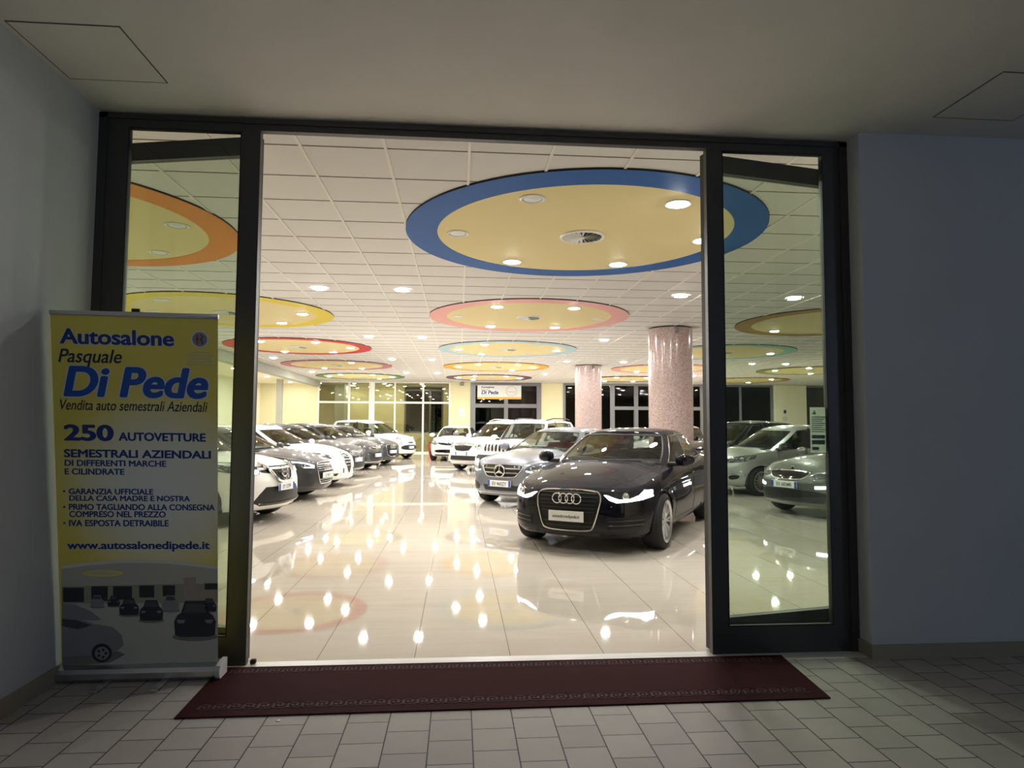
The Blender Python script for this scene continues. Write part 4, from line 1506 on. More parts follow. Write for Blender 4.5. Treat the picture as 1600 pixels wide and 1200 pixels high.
for hp in both(B, 'headlight', HL, 'interior_grey', c, off=.002):
    sgn = 1 if sum(v.co.y for v in hp.data.vertices) > 0 else -1
    fl = (lambda p: p) if sgn > 0 else mirror_poly
    B.patch('led_strip', 'front', fl([(.455, .80), (.54, .815), (.62, .80), (.64, .785), (.56, .745), (.48, .752)]), 'led_soft', hp, off=.006)
    MB().lathe([(.045, 0), (.05, .008), (.04, .012), (.03, .004), (.0, .004)], 20).tf(face_frame(B, .70*sgn, .825, .008)).build('projector', 'chrome', hp, True)
    B.patch('lens', 'front', fl(HL), 'lamp_glass', hp, off=.016, thick=.005)
B.patch('lower_intake', 'front', [(-.38, .555), (.38, .555), (.48, .46), (.58, .34), (.45, .285), (-.45, .285), (-.58, .34), (-.48, .46)], 'black_plastic', c)
B.patch('skid_bar', 'front', [(-.52, .355), (-.4, .325), (.4, .325), (.52, .355), (.44, .305), (-.44, .305)], 'black_gloss', c, off=.015)
B.patch('headlight_return', 'right', [(1.86, .80), (1.70, .81), (1.48, .895), (1.46, .925), (1.62, .92), (1.84, .885)], 'interior_grey', c)
B.patch('headlight_return', 'left', [(1.86, .80), (1.70, .81), (1.48, .895), (1.46, .925), (1.62, .92), (1.84, .885)], 'interior_grey', c)
plate(B, c, .0, .545, 'EY 127PF', .42, .11, True, .016, .08, .72)

# dark grey small hatchback, rings
S = dict(label='small dark grey hatchback with four rings, beside the white crossover with chrome V', W=1.74, wb=2.469, fo=.80, ro=.68, R=.315, kind='hatch', paint='paint_dark_grey',
    top=[(-1.91, 1.04), (-1.2, 1.06), (.5, 1.03), (.95, 1.01), (1.45, .955), (1.8, .88), (2.035, .79)], crown=.10,
    fprof=[(0, .10), (.12, .02), (.25, 0), (.6, .0), (.8, .02), (.92, .06), (1, .14)], nose=(.035, .11, .28, .55),
    gh=hatch_gh(1.02, .16, .75, .55, -1.85), roof=[(.22, 1.32), (.0, 1.375), (-.5, 1.41), (-1.1, 1.385), (-1.5, 1.33)], doors=(.70, -.34, None), rims='five', N=140, roof_paint='paint_dark_grey',
    hoodline=[(1.9, .40), (1.65, .58), (1.3, .66), (.9, .70)])
c, B, T = build_car(S, (-4.60, 9.50, 0), R_(-11))
GR = [(.28, .74), (.34, .70), (.35, .60), (.27, .35), (.24, .33), (-.24, .33), (-.27, .35), (-.35, .60), (-.34, .70), (-.28, .74)]
B.patch('grille', 'front', GR, 'grille_black', c, off=.003)
outline(B, 'grille_frame', chaikin(GR, 1), .008, 'chrome', c, off=.006)
gy = lambda z: (-(.26+(z-.34)*.2), .26+(z-.34)*.2)
hbars(B, 'grille_bar', c, gy, [.37, .41, .58, .62, .66, .70], .013, 'satin_silver')
four_rings(B, c, 0, .645, .050, .008, .025)
plate(B, c, 0, .485, 'EZ 406YS', .46, .11, False, .016, .08, .8)
HL = [(.40, .69), (.52, .735), (.70, .775), (.80, .79), (.80, .72), (.66, .655), (.44, .635)]
for hp in both(B, 'headlight', HL, 'interior_grey', c, off=.002):
    sgn = 1 if sum(v.co.y for v in hp.data.vertices) > 0 else -1
    fl = (lambda p: p) if sgn > 0 else mirror_poly
    B.patch('led_strip', 'front', fl([(.42, .685), (.55, .735), (.70, .77), (.79, .782), (.79, .765), (.68, .745), (.55, .705), (.47, .66), (.64, .668), (.65, .655), (.44, .638)]), 'led_soft', hp, off=.006)
    MB().lathe([(.04, 0), (.044, .008), (.034, .012), (.026, .004), (.0, .004)], 20).tf(face_frame(B, .64*sgn, .70, .008)).build('projector', 'chrome', hp, True)
    B.patch('lens', 'front', fl(HL), 'lamp_glass', hp, off=.014, thick=.005)
both(B, 'air_intake', [(.44, .42), (.76, .44), (.78, .32), (.46, .29)], 'black_plastic', c, off=.003)

# white hatchback with the shield grille
S = dict(label='white hatchback with a tall shield grille, between two dark grey cars', W=1.798, wb=2.634, fo=.88, ro=.84, R=.325, kind='hatch', paint='paint_white',
    top=[(-2.15, 1.06), (-1.2, 1.08), (.6, 1.05), (1.0, 1.03), (1.55, .975), (1.95, .88), (2.197, .775)], crown=.11,
    fprof=[(0, .12), (.10, .03), (.22, 0), (.5, .0), (.75, .03), (.92, .09), (1, .17)], nose=(.05, .15, .36, .64),
    gh=hatch_gh(1.10, .18, .77, .57, -2.08), roof=[(.24, 1.35), (.0, 1.415), (-.5, 1.455), (-1.1, 1.43), (-1.6, 1.36)], doors=(.76, -.26, -1.14), rims='double', N=130)
c, B, T = build_car(S, (-4.70, 12.35, 0), R_(-17))
SH = [(-.15, .765), (0, .785), (.15, .765), (.165, .66), (.09, .42), (.0, .30), (-.09, .42), (-.165, .66)]
B.patch('grille', 'front', SH, 'grille_black', c, off=.003)
outline(B, 'grille_frame', chaikin(SH, 2), .013, 'chrome', c, off=.008)
hbars(B, 'grille_bar', c, lambda z: (-(.03+(z-.35)*.36), .03+(z-.35)*.36), [.44, .51, .58, .65, .71], .014, 'chrome')
F = face_frame(B, 0, .80, .01)
MB().disc(.04, 20).tf(F).build('badge', 'chrome', c)
both(B, 'air_intake', [(.32, .44), (.60, .46), (.72, .42), (.70, .31), (.42, .28)], 'black_plastic', c, off=.003)
HL = [(.46, .73), (.60, .80), (.74, .83), (.79, .78), (.70, .70), (.54, .68)]
for hp in both(B, 'headlight', HL, 'interior_grey', c, off=.002):
    sgn = 1 if sum(v.co.y for v in hp.data.vertices) > 0 else -1
    B.patch('lens', 'front', HL if sgn > 0 else mirror_poly(HL), 'lamp_glass', hp, off=.016, thick=.005)
B.patch('lower_lip', 'front', [(-.75, .255), (.75, .255), (.70, .215), (-.70, .215)], 'paint_white', c, off=.03)
plate(B, c, -.42, .40, '', .40, .11, True, .014)

# dark saloon estate between white hatchback and mid grey one
def plain_front(B, c, zt, zb_, w, grill='black_gloss', frame='chrome', bars=(), hl=None, pz=.45, py=0, ptxt='', sunk=.02):
    GRp = [(w*.85, zt), (w, zt-.03), (w*.95, zb_+.05), (w*.8, zb_), (-w*.8, zb_), (-w*.95, zb_+.05), (-w, zt-.03), (-w*.85, zt)]
    B.patch('grille', 'front', GRp, grill, c, off=.003)
    outline(B, 'grille_frame', chaikin(GRp, 1), .008, frame, c, off=.006)
    if bars:
        hbars(B, 'grille_bar', c, lambda z: (-w*.86, w*.86), bars, .014, 'satin_silver')
    for hp in both(B, 'headlight', hl, 'interior_grey', c, off=.002):
        sgn = 1 if sum(v.co.y for v in hp.data.vertices) > 0 else -1
        cy_ = sum(p[0] for p in hl)/len(hl); cz_ = sum(p[1] for p in hl)/len(hl)
        for d in (-.07, .07):
            MB().lathe([(.04, 0), (.044, .008), (.034, .012), (.026, .004), (.0, .004)], 18).tf(face_frame(B, (cy_+d)*sgn, cz_+d*.15, .008)).build('projector', 'chrome', hp, True)
        B.patch('lens', 'front', hl if sgn > 0 else mirror_poly(hl), 'lamp_glass', hp, off=.016, thick=.005)
    plate(B, c, py, pz, ptxt, .46, .11, True, .016)
S = dict(label='dark grey car with chrome-barred grille behind the white hatchback with the shield grille', W=1.80, wb=2.70, fo=.86, ro=.95, R=.325, kind='hatch', paint='paint_dark_grey',
    top=[(-2.3, 1.06), (-1.2, 1.09), (.6, 1.07), (1.0, 1.05), (1.55, .995), (1.95, .92), (2.21, .82)], crown=.10,
    fprof=[(0, .10), (.12, .02), (.25, 0), (.6, .0), (.8, .02), (.92, .06), (1, .14)], nose=(.035, .11, .28, .58),
    gh=hatch_gh(1.08, .20, .78, .58, -2.22), roof=[(.26, 1.37), (.0, 1.44), (-.5, 1.475), (-1.2, 1.45), (-1.75, 1.39)], doors=(.76, -.26, -1.20), rims='double', N=120)
c, B, T = build_car(S, (-4.85, 15.15, 0), R_(-20))
plain_front(B, c, .76, .62, .36, bars=(.65, .69, .73), hl=[(.42, .70), (.55, .76), (.72, .80), (.80, .78), (.76, .68), (.50, .64)], pz=.50)
B.patch('lower_intake', 'front', [(-.55, .41), (.55, .41), (.62, .29), (-.62, .29)], 'black_plastic', c)
B.patch('lower_lip', 'front', [(-.66, .27), (.66, .27), (.60, .235), (-.60, .235)], 'satin_silver', c, off=.012)

# mid grey hatchback
S = dict(label='mid grey hatchback with a winged chrome bar badge and wide dark lower intake', W=1.814, wb=2.685, fo=.90, ro=.83, R=.325, kind='hatch', paint='paint_mid_grey',
    top=[(-2.17, 1.08), (-1.2, 1.09), (.6, 1.07), (1.05, 1.045), (1.6, .985), (2.0, .90), (2.243, .80)], crown=.10,
    fprof=[(0, .12), (.12, .02), (.25, 0), (.6, .0), (.8, .03), (.92, .08), (1, .16)], nose=(.05, .14, .34, .62),
    gh=hatch_gh(1.16, .22, .78, .58, -2.10), roof=[(.28, 1.39), (.05, 1.455), (-.5, 1.495), (-1.2, 1.47), (-1.6, 1.41)], doors=(.80, -.24, -1.16), rims='five', N=120)
c, B, T = build_car(S, (-4.68, 18.42, 0), R_(-23))
B.patch('grille', 'front', [(-.34, .775), (.34, .775), (.26, .68), (-.26, .68)], 'black_gloss', c)
B.patch('grille_bar', 'front', [(-.32, .765), (-.1, .72), (.1, .72), (.32, .765), (.30, .74), (.1, .695), (-.1, .695), (-.30, .74)], 'chrome', c, off=.016)
b = ring_tube(face_frame(B, 0, .73, .03), 0, 0, .05, .008)
b.build('badge', 'chrome', c, True)
HL = [(.40, .73), (.55, .785), (.72, .83), (.79, .81), (.74, .72), (.58, .67), (.44, .68)]
for hp in both(B, 'headlight', HL, 'interior_grey', c, off=.002):
    sgn = 1 if sum(v.co.y for v in hp.data.vertices) > 0 else -1
    for d in (.55, .68):
        MB().lathe([(.04, 0), (.044, .008), (.034, .012), (.026, .004), (.0, .004)], 18).tf(face_frame(B, d*sgn, .74, .008)).build('projector', 'chrome', hp, True)
    B.patch('lens', 'front', HL if sgn > 0 else mirror_poly(HL), 'lamp_glass', hp, off=.016, thick=.005)
B.patch('lower_intake', 'front', [(-.46, .57), (.46, .57), (.34, .30), (-.34, .30)], 'black_plastic', c)
plate(B, c, 0, .475, '', .46, .11, True, .016)
for p in both(B, 'air_intake', [(.50, .40), (.62, .44), (.76, .43), (.74, .35), (.54, .31)], 'black_plastic', c, off=.003):
    pass
both(B, 'chrome_lip', [(.0, .272), (.42, .272), (.78, .30), (.78, .285), (.42, .250), (0, .250)], 'chrome', c, off=.008)

# dark blue-grey hatchback
S = dict(label='dark blue-grey hatchback with ringed black grille, next to the white rounded people carrier', W=1.785, wb=2.637, fo=.86, ro=.82, R=.32, kind='hatch', paint='paint_blue_grey',
    top=[(-2.13, 1.05), (-1.2, 1.07), (.6, 1.05), (1.0, 1.03), (1.55, .975), (1.95, .90), (2.18, .81)], crown=.10,
    fprof=[(0, .10), (.12, .02), (.25, 0), (.6, .0), (.8, .02), (.92, .06), (1, .14)], nose=(.035, .11, .28, .58),
    gh=hatch_gh(1.06, .18, .77, .57, -2.06), roof=[(.24, 1.34), (.0, 1.40), (-.5, 1.435), (-1.2, 1.41), (-1.6, 1.35)], doors=(.76, -.26, -1.14), rims='five', N=120)
c, B, T = build_car(S, (-4.28, 20.65, 0), R_(-27))
GR = [(.30, .75), (.36, .70), (.35, .60), (.27, .33), (-.27, .33), (-.35, .60), (-.36, .70), (-.30, .75)]
B.patch('grille', 'front', GR, 'grille_black', c, off=.003)
outline(B, 'grille_frame', chaikin(GR, 1), .009, 'chrome', c, off=.006)
four_rings(B, c, 0, .675, .052, .009, .022)
plate(B, c, 0, .50, '', .46, .11, True, .016)
HL = [(.42, .70), (.55, .75), (.72, .785), (.80, .775), (.76, .68), (.50, .645)]
for hp in both(B, 'headlight', HL, 'interior_grey', c, off=.002):
    sgn = 1 if sum(v.co.y for v in hp.data.vertices) > 0 else -1
    B.patch('lens', 'front', HL if sgn > 0 else mirror_poly(HL), 'lamp_glass', hp, off=.016, thick=.005)
both(B, 'air_intake', [(.44, .44), (.78, .46), (.80, .33), (.46, .29)], 'black_plastic', c, off=.003)

# white rounded people carrier
S = dict(label='white rounded people carrier with twin round lamps, before the white framed glass', W=1.784, wb=2.612, fo=.80, ro=.72, R=.325, kind='hatch', paint='paint_white',
    top=[(-2.0, 1.12), (-1.2, 1.12), (.6, 1.12), (1.05, 1.10), (1.5, 1.05), (1.85, .98), (2.106, .87)], crown=.09, ridge=0,
    fprof=[(0, .10), (.12, .0), (.3, 0), (.55, .01), (.75, .06), (.9, .13), (1, .22)], nose=(.06, .17, .36, .60),
    gh=[((1.16, 0), (.30, 0)), ((.94, .63), (.22, .53)), ((.62, .755), (.02, .59)), ((-.26, .77), (-.28, .61)), ((-.33, .77), (-.35, .61)), ((-1.52, .74), (-1.42, .59)), ((-1.84, .62), (-1.62, .52)), ((-1.94, 0), (-1.70, 0))],
    roof=[(.36, 1.53), (.1, 1.60), (-.5, 1.65), (-1.3, 1.64), (-1.75, 1.59)], doors=(.70, -.28, -1.20), rims='five', zhandle=.95, mirz=.10, zseat=.68, clad=.10, segk=('ws', 'qw', 'fw', 'bp', 'rw', 'pillar', 'rear'), segn=(14, 3, 9, 2, 10, 3, 10))
c, B, T = build_car(S, (-3.80, 25.1, 0), R_(-31))
for s_ in (1, -1):
    for (yy, zz, r) in ((.55, .84, .115), (.53, .655, .072)):
        F = face_frame(B, yy*s_, zz, .004, .25)
        h = MB().lathe([(r, -.03), (r*1.02, .010), (r*.9, .014), (r*.85, .0), (r*.5, -.008), (0, -.01)], 26).tf(F).build('headlight', 'chrome', c, True)
        MB().disc(r*.88, 22, (0, 0, .010)).tf(F).build('lens', 'lamp_glass', h)
F = face_frame(B, 0, .80, .012)
MB().rbox(-.17, .17, -.014, .014, 0, .015, .006).tf(F).build('chrome_bar', 'chrome', c, True)
MB().lathe([(.055, 0), (.055, .018), (0, .024)], 22).tf(F).build('badge', 'satin_silver', c, True)
B.patch('upper_grille', 'front', chaikin([(-.26, .73), (.26, .73), (.22, .67), (-.22, .67)], 1), 'black_gloss', c)
LG = chaikin([(-.50, .60), (.50, .60), (.54, .40), (-.54, .40)], 2)
B.patch('lower_grille', 'front', LG, 'black_plastic', c)
outline(B, 'grille_frame', LG, .010, 'black_gloss', c)
plate(B, c, .0, .50, '', .40, .11, True, .016)

# ---- cars beyond the other side panel
S = dict(label='small silver hatchback with lattice alloy wheels seen through the glass beside the blue-grey wall', W=1.676, wb=2.39, fo=.74, ro=.70, R=.305, kind='hatch', paint='paint_silver',
    top=[(-1.87, 1.12), (-1.2, 1.10), (.4, 1.06), (.95, 1.03), (1.4, .985), (1.7, .91), (1.935, .81)], crown=.09,
    fprof=[(0, .10), (.12, .02), (.25, 0), (.6, .0), (.8, .04), (.92, .10), (1, .18)], nose=(.05, .15, .36, .60),
    gh=hatch_gh(1.08, .16, .73, .55, -1.82), roof=[(.22, 1.39), (.0, 1.455), (-.5, 1.505), (-1.1, 1.48), (-1.4, 1.43)], doors=(.72, -.30, -1.02), rims='mesh', rim=.215, N=150, mirm='black_gloss', zhandle=.9)
c, B, T = build_car(S, (7.38, 10.42, 0), R_(-165))
SH = [(-.20, .78), (.20, .78), (.22, .70), (.12, .52), (-.12, .52), (-.22, .70)]
B.patch('grille', 'front', SH, 'grille_black', c)
outline(B, 'grille_frame', chaikin(SH, 1), .010, 'chrome', c)
HL = [(.40, .74), (.52, .81), (.66, .85), (.75, .86), (.77, .79), (.70, .72), (.52, .69)]
for hp in both(B, 'headlight', HL, 'interior_grey', c, off=.002):
    sgn = 1 if sum(v.co.y for v in hp.data.vertices) > 0 else -1
    for d in (.52, .66):
        MB().lathe([(.045, 0), (.049, .008), (.038, .012), (.028, .004), (.0, .004)], 18).tf(face_frame(B, d*sgn, .77, .008)).build('projector', 'chrome', hp, True)
    B.patch('lens', 'front', HL if sgn > 0 else mirror_poly(HL), 'lamp_glass', hp, off=.016, thick=.005)
for p in both(B, 'fog_lamp', chaikin([(.50, .42), (.66, .45), (.66, .36), (.52, .33)], 1), 'black_gloss', c):
    pass
both(B, 'chrome_lip', [(.46, .46), (.72, .47), (.74, .455), (.46, .445)], 'chrome', c, off=.006)
plate(B, c, 0, .44, '', .46, .11, True, .016)

S = dict(label='grey hatchback with lit strip in front of the small silver one with lattice wheels', W=1.804, wb=2.62, fo=.86, ro=.78, R=.32, kind='hatch', paint='paint_grey',
    top=[(-2.09, 1.06), (-1.2, 1.07), (.6, 1.04), (1.0, 1.02), (1.55, .965), (1.95, .87), (2.17, .77)], crown=.10,
    fprof=[(0, .12), (.12, .02), (.25, 0), (.6, .0), (.8, .03), (.92, .08), (1, .16)], nose=(.05, .14, .34, .60),
    gh=hatch_gh(1.06, .18, .77, .57, -2.02), roof=[(.24, 1.36), (.0, 1.42), (-.5, 1.455), (-1.2, 1.43), (-1.55, 1.37)], doors=(.76, -.26, -1.12), rims='five', N=130)
c, B, T = build_car(S, (7.38, 6.98, 0), R_(-159))
GR = [(-.40, .755), (.40, .755), (.36, .68), (.24, .62), (-.24, .62), (-.36, .68)]
B.patch('grille', 'front', GR, 'black_gloss', c)
outline(B, 'grille_frame', chaikin(GR, 1), .012, 'chrome', c, off=.006)
F = face_frame(B, 0, .79, .008)
MB().rbox(-.035, .035, -.04, .04, 0, .012, .006).tf(F).build('badge', 'chrome', c, True)
HL = [(.42, .69), (.56, .755), (.72, .80), (.80, .81), (.80, .74), (.68, .68), (.50, .645)]
for hp in both(B, 'headlight', HL, 'interior_grey', c, off=.002):
    sgn = 1 if sum(v.co.y for v in hp.data.vertices) > 0 else -1
    MB().lathe([(.045, 0), (.049, .008), (.038, .012), (.028, .004), (.0, .004)], 18).tf(face_frame(B, .64*sgn, .725, .008)).build('projector', 'chrome', hp, True)
    B.patch('lens', 'front', HL if sgn > 0 else mirror_poly(HL), 'lamp_glass', hp, off=.016, thick=.005)
both(B, 'led_strip', [(.50, .535), (.80, .555), (.80, .515), (.50, .495)], 'led', c, off=.008)
B.patch('lower_intake', 'front', [(-.46, .46), (.46, .46), (.66, .42), (.60, .27), (-.60, .27), (-.66, .42)], 'black_plastic', c)
plate(B, c, 0, .54, 'EX 682MR', .50, .11, True, .016, .08, .86)

S = dict(label='tall black car behind the small silver hatchback, its roof against the dark glazing', W=1.86, wb=2.75, fo=.90, ro=.95, R=.345, kind='suv', paint='paint_black',
    top=[(-2.3, 1.12), (-1.2, 1.13), (.6, 1.11), (1.0, 1.09), (1.6, 1.04), (2.0, .97), (2.275, .88)], crown=.09,
    fprof=[(0, .12), (.12, .02), (.25, 0), (.6, .0), (.8, .03), (.92, .08), (1, .16)], nose=(.04, .12, .30, .58),
    gh=suv_gh(1.08, .22, .80, .60, -2.22), roof=[(.28, 1.52), (.05, 1.585), (-.5, 1.625), (-1.3, 1.60), (-1.8, 1.54)], doors=(.76, -.24, -1.20), rims='double', N=120, zseat=.64)
c, B, T = build_car(S, (8.1, 14.3, 0), R_(-158))
plain_front(B, c, .80, .64, .38, bars=(.68, .72, .76), hl=[(.44, .74), (.56, .80), (.74, .84), (.82, .83), (.78, .72), (.52, .68)], pz=.50)

S = dict(label='pale silver car mostly hidden behind the black saloon, its roof showing', W=1.80, wb=2.70, fo=.86, ro=.95, R=.325, kind='hatch', paint='paint_silver_white',
    top=[(-2.3, 1.06), (-1.2, 1.09), (.6, 1.07), (1.0, 1.05), (1.55, .995), (1.95, .92), (2.21, .82)], crown=.10,
    fprof=[(0, .10), (.12, .02), (.25, 0), (.6, .0), (.8, .02), (.92, .06), (1, .14)], nose=(.035, .11, .28, .58),
    gh=hatch_gh(1.08, .20, .78, .58, -2.22), roof=[(.26, 1.40), (.0, 1.47), (-.5, 1.505), (-1.2, 1.48), (-1.75, 1.42)], doors=(.76, -.26, -1.20), rims='double', N=110)
c, B, T = build_car(S, (7.4, 18.4, 0), R_(-128))
plain_front(B, c, .76, .62, .36, bars=(.65, .69, .73), hl=[(.42, .70), (.55, .76), (.72, .80), (.80, .78), (.76, .68), (.50, .64)], pz=.50)

# ------------------------------------------------------------------ entrance mat
mat_o = tag(empty('entrance_mat', (.33, -.39, .001)), 'long dark burgundy mat with key pattern borders lying before the entrance', 'doormat')
C4 = [(-1.422, -.731), (2.054, -.723), (2.107, -.056), (-1.434, -.039)]
loc = [(x-.33, y+.39) for x, y in C4]
MB().prism(loc, 0, .007).build('pile', 'mat_fibre', mat_o)
def mat_pt(u, v):
    a = Vector(loc[0]).lerp(Vector(loc[1]), u); b = Vector(loc[3]).lerp(Vector(loc[2]), u)
    return a.lerp(b, v)
for v0 in (.115, .845):
    k = MB()
    n = 44
    cell = 1/(n+2)
    def bar(u0, u1, a, b):
        P = [mat_pt(u0, a), mat_pt(u1, a), mat_pt(u1, b), mat_pt(u0, b)]
        k.add([(p.x, p.y, .0073) for p in P]+[(p.x, p.y, .0083) for p in P], [(4, 5, 6, 7), (0, 1, 5, 4), (1, 2, 6, 5), (2, 3, 7, 6), (3, 0, 4, 7)])
    h = .10
    for i in range(n):
        u = cell*(i+1)
        t = cell*.16
        bar(u, u+cell*.78, v0+h*.86, v0+h)
        bar(u+cell*.78-t, u+cell*.78, v0+h*.2, v0+h)
        bar(u+cell*.30, u+cell*.78, v0+h*.2, v0+h*.34)
        bar(u+cell*.30, u+cell*.30+t, v0+h*.2, v0+h*.66)
        bar(u, u+t, v0, v0+h)
        bar(u, u+cell, v0, v0+h*.12)
    o = k.build('key_border', 'mat_key', mat_o)
    o['kind'] = 'stuff'

# ------------------------------------------------------------------ roll-up banner
mat('bn_blue', (.014, .045, .24), .5); mat('bn_bright', (.012, .095, .46), .4); mat('bn_ink', (.02, .03, .06), .5); mat('bn_white', (.72, .74, .72), .5)
mat('bn_floor', (.50, .51, .45), .5); mat('bn_ceil', (.50, .50, .42), .5); mat('bn_dark', (.03, .035, .045), .5); mat('bn_wall', (.34, .33, .24), .5); mat('bn_silver', (.25, .26, .27), .5); mat('bn_shadow', (.20, .20, .18), .5); mat('bn_glass', (.07, .08, .09), .4); mat('bn_arc', (.62, .60, .40), .5); mat('bn_column', (.38, .33, .29), .5)
def banner_material():
    m = mat('bn_yellow', (.7, .6, .05), .45, spec=.35)
    g = NT(m)
    tc = g.n('ShaderNodeTexCoord')
    sp = g.n('ShaderNodeSeparateXYZ')
    g.l(tc.outputs['Object'], sp.inputs[0])
    # printed gradient: yellow at the top and bottom, paper white in the middle and towards one side
    dv = g.math('DIVIDE', g.math('SUBTRACT', sp.outputs[1], 1.08), .62)
    du = g.math('DIVIDE', g.math('SUBTRACT', sp.outputs[0], .12), .62)
    d = g.math('ADD', g.math('MULTIPLY', dv, dv), g.math('MULTIPLY', du, du))
    g.l(g.ramp(d, [(0, (.90, .91, .86)), (.30, (.88, .86, .62)), (.75, (.86, .75, .20)), (1, (.84, .71, .14))]), g.b.inputs['Base Color'])
banner_material()
bn = tag(empty('rollup_banner', (-1.842, -.18, .058)), 'yellow roll-up banner with blue lettering standing against the pale wall beside the entrance', 'banner')
UP = Vector((.022, -.28, 2.045)).normalized()
XX = Vector((1, 0, 0))
XX = (XX-UP*XX.dot(UP)).normalized()
NN = XX.cross(UP)
BM = Matrix((XX, UP, NN)).transposed().to_4x4()
BH = 2.065
def wid(v): return .874+(.904-.874)*v/BH
sheet = MB()
nv = 24
for i in range(nv+1):
    v = BH*i/nv
    for u in (-.5, .5):
        sheet.v.append(Vector((u*wid(v), v, 0)))
for i in range(nv):
    sheet.f.append((2*i, 2*i+1, 2*i+3, 2*i+2))
k0 = len(sheet.v)
sheet.v += [p-Vector((0, 0, .0006)) for p in sheet.v[:k0]]
sheet.f += [tuple(k0+q for q in f[::-1]) for f in sheet.f[:nv]]
so = sheet.build('banner_sheet', 'bn_yellow', bn)
so.matrix_local = BM
def bz(x, y):
    """position on the print from the proofs' coordinates (fractions of the sheet)"""
    v = (1140-y)/1090*BH
    l = 70-(70-42)*v/BH; r = 548+2*v/BH
    return ((x-l)/(r-l)-.5)*wid(v), v
def print_poly(name, pts, m, z, parent=so):
    q = [bz(*p) for p in pts]
    b = MB().prism(q, z, z+.0002)
    return b.build(name, m, parent)
def lettering(name, s, x0, x1, y0, y1, m, bold=.02, shear=0.0, z=.0008, outline_m=None, ob=.032):
    u0, v0 = bz(x0, y1); u1, v1 = bz(x1, y0)
    def one(nm, mm, b, zz):
        o = text_obj(nm, s, 1.0, mm, so, Matrix(), bold=0, shear=shear, extrude=.0, fat=b)
        me = o.data
        xs = [v.co.x for v in me.vertices]; ys = [v.co.y for v in me.vertices]
        return o, me, min(xs), max(xs), min(ys), max(ys)
    o, me, a, b_, c_, d = one(name, m, bold, z)
    sx = (u1-u0)/(b_-a); sy = (v1-v0)/(d-c_)
    T_ = lambda zz: Matrix.Translation((u0-a*sx, v0-c_*sy, zz)) @ Matrix.Diagonal((sx, sy, 1, 1))
    me.transform(T_(z))
    if outline_m:
        o2, me2, *_ = one(name+'_outline', outline_m, bold+ob, z)
        me2.transform(T_(z-.0003))
    return o
lettering('headline', 'Autosalone', 70, 415, 95, 141, 'bn_blue', .035, 0, outline_m='bn_white')
lettering('script_name', 'Pasquale', 65, 256, 155, 208, 'bn_ink', .016, .25)
lettering('headline', 'Di Pede', 80, 520, 205, 298, 'bn_bright', .04, .2, outline_m='bn_white')
lettering('script_line', 'Vendita auto semestrali Aziendali', 70, 518, 306, 337, 'bn_ink', .010, .25)
lettering('number', '250', 80, 230, 380, 430, 'bn_blue', .045)
lettering('caption', 'AUTOVETTURE', 245, 512, 402, 428, 'bn_blue', .04)
lettering('caption', 'SEMESTRALI AZIENDALI', 80, 528, 455, 480, 'bn_blue', .04)
lettering('caption', 'DI DIFFERENTI MARCHE', 82, 390, 487, 506, 'bn_blue', .035)
lettering('caption', 'E CILINDRATE', 82, 262, 513, 532, 'bn_blue', .035)
lettering('bullet_line', 'GARANZIA UFFICIALE', 94, 350, 574, 592, 'bn_blue', .035)
lettering('bullet_line', 'DELLA CASA MADRE E NOSTRA', 95, 463, 595, 612, 'bn_blue', .035)
lettering('bullet_line', 'PRIMO TAGLIANDO ALLA CONSEGNA', 94, 540, 621, 640, 'bn_blue', .035)
lettering('bullet_line', 'COMPRESO NEL PREZZO', 95, 388, 643, 662, 'bn_blue', .035)
lettering('bullet_line', 'IVA ESPOSTA DETRAIBILE', 94, 397, 670, 690, 'bn_blue', .035)
for y in (583, 631, 680):
    print_poly('bullet', [(77, y-3), (83, y-3), (83, y+3), (77, y+3)], 'bn_blue', .0006)
lettering('web_address', 'www.autosalonedipede.it', 88, 524, 736, 768, 'bn_blue', .035, outline_m='bn_white', ob=.03)
# round emblem with a cross and a serpent line
u, v = bz(494, 118)
em = MB().disc(.046, 32, (u, v, .0006)).build('emblem', 'bn_silver', so)
MB().lathe([(.049, .0), (.049, .0004), (.041, .0004), (.041, 0)], 32, c=(u, v, .0008)).build('emblem_rim', 'bn_white', em)
MB().box(u-.024, u-.004, v-.004, v+.004, .0008, .001).box(u-.018, u-.010, v-.026, v+.026, .0008, .001).build('emblem_cross', 'badge_red', em)
MB().tube([(u+.010+.006*math.sin(t*1.3), v-.026+.0065*t, .0009) for t in range(9)], .0028, 6).build('emblem_serpent', 'bn_blue', em)
for i in range(5):
    w = (30, 40, 34, 38, 42)[i]
    print_poly('fine_print', [(494-w, 156+i*9), (494+w, 156+i*9), (494+w, 160+i*9), (494-w, 160+i*9)], 'bn_arc', .0005)
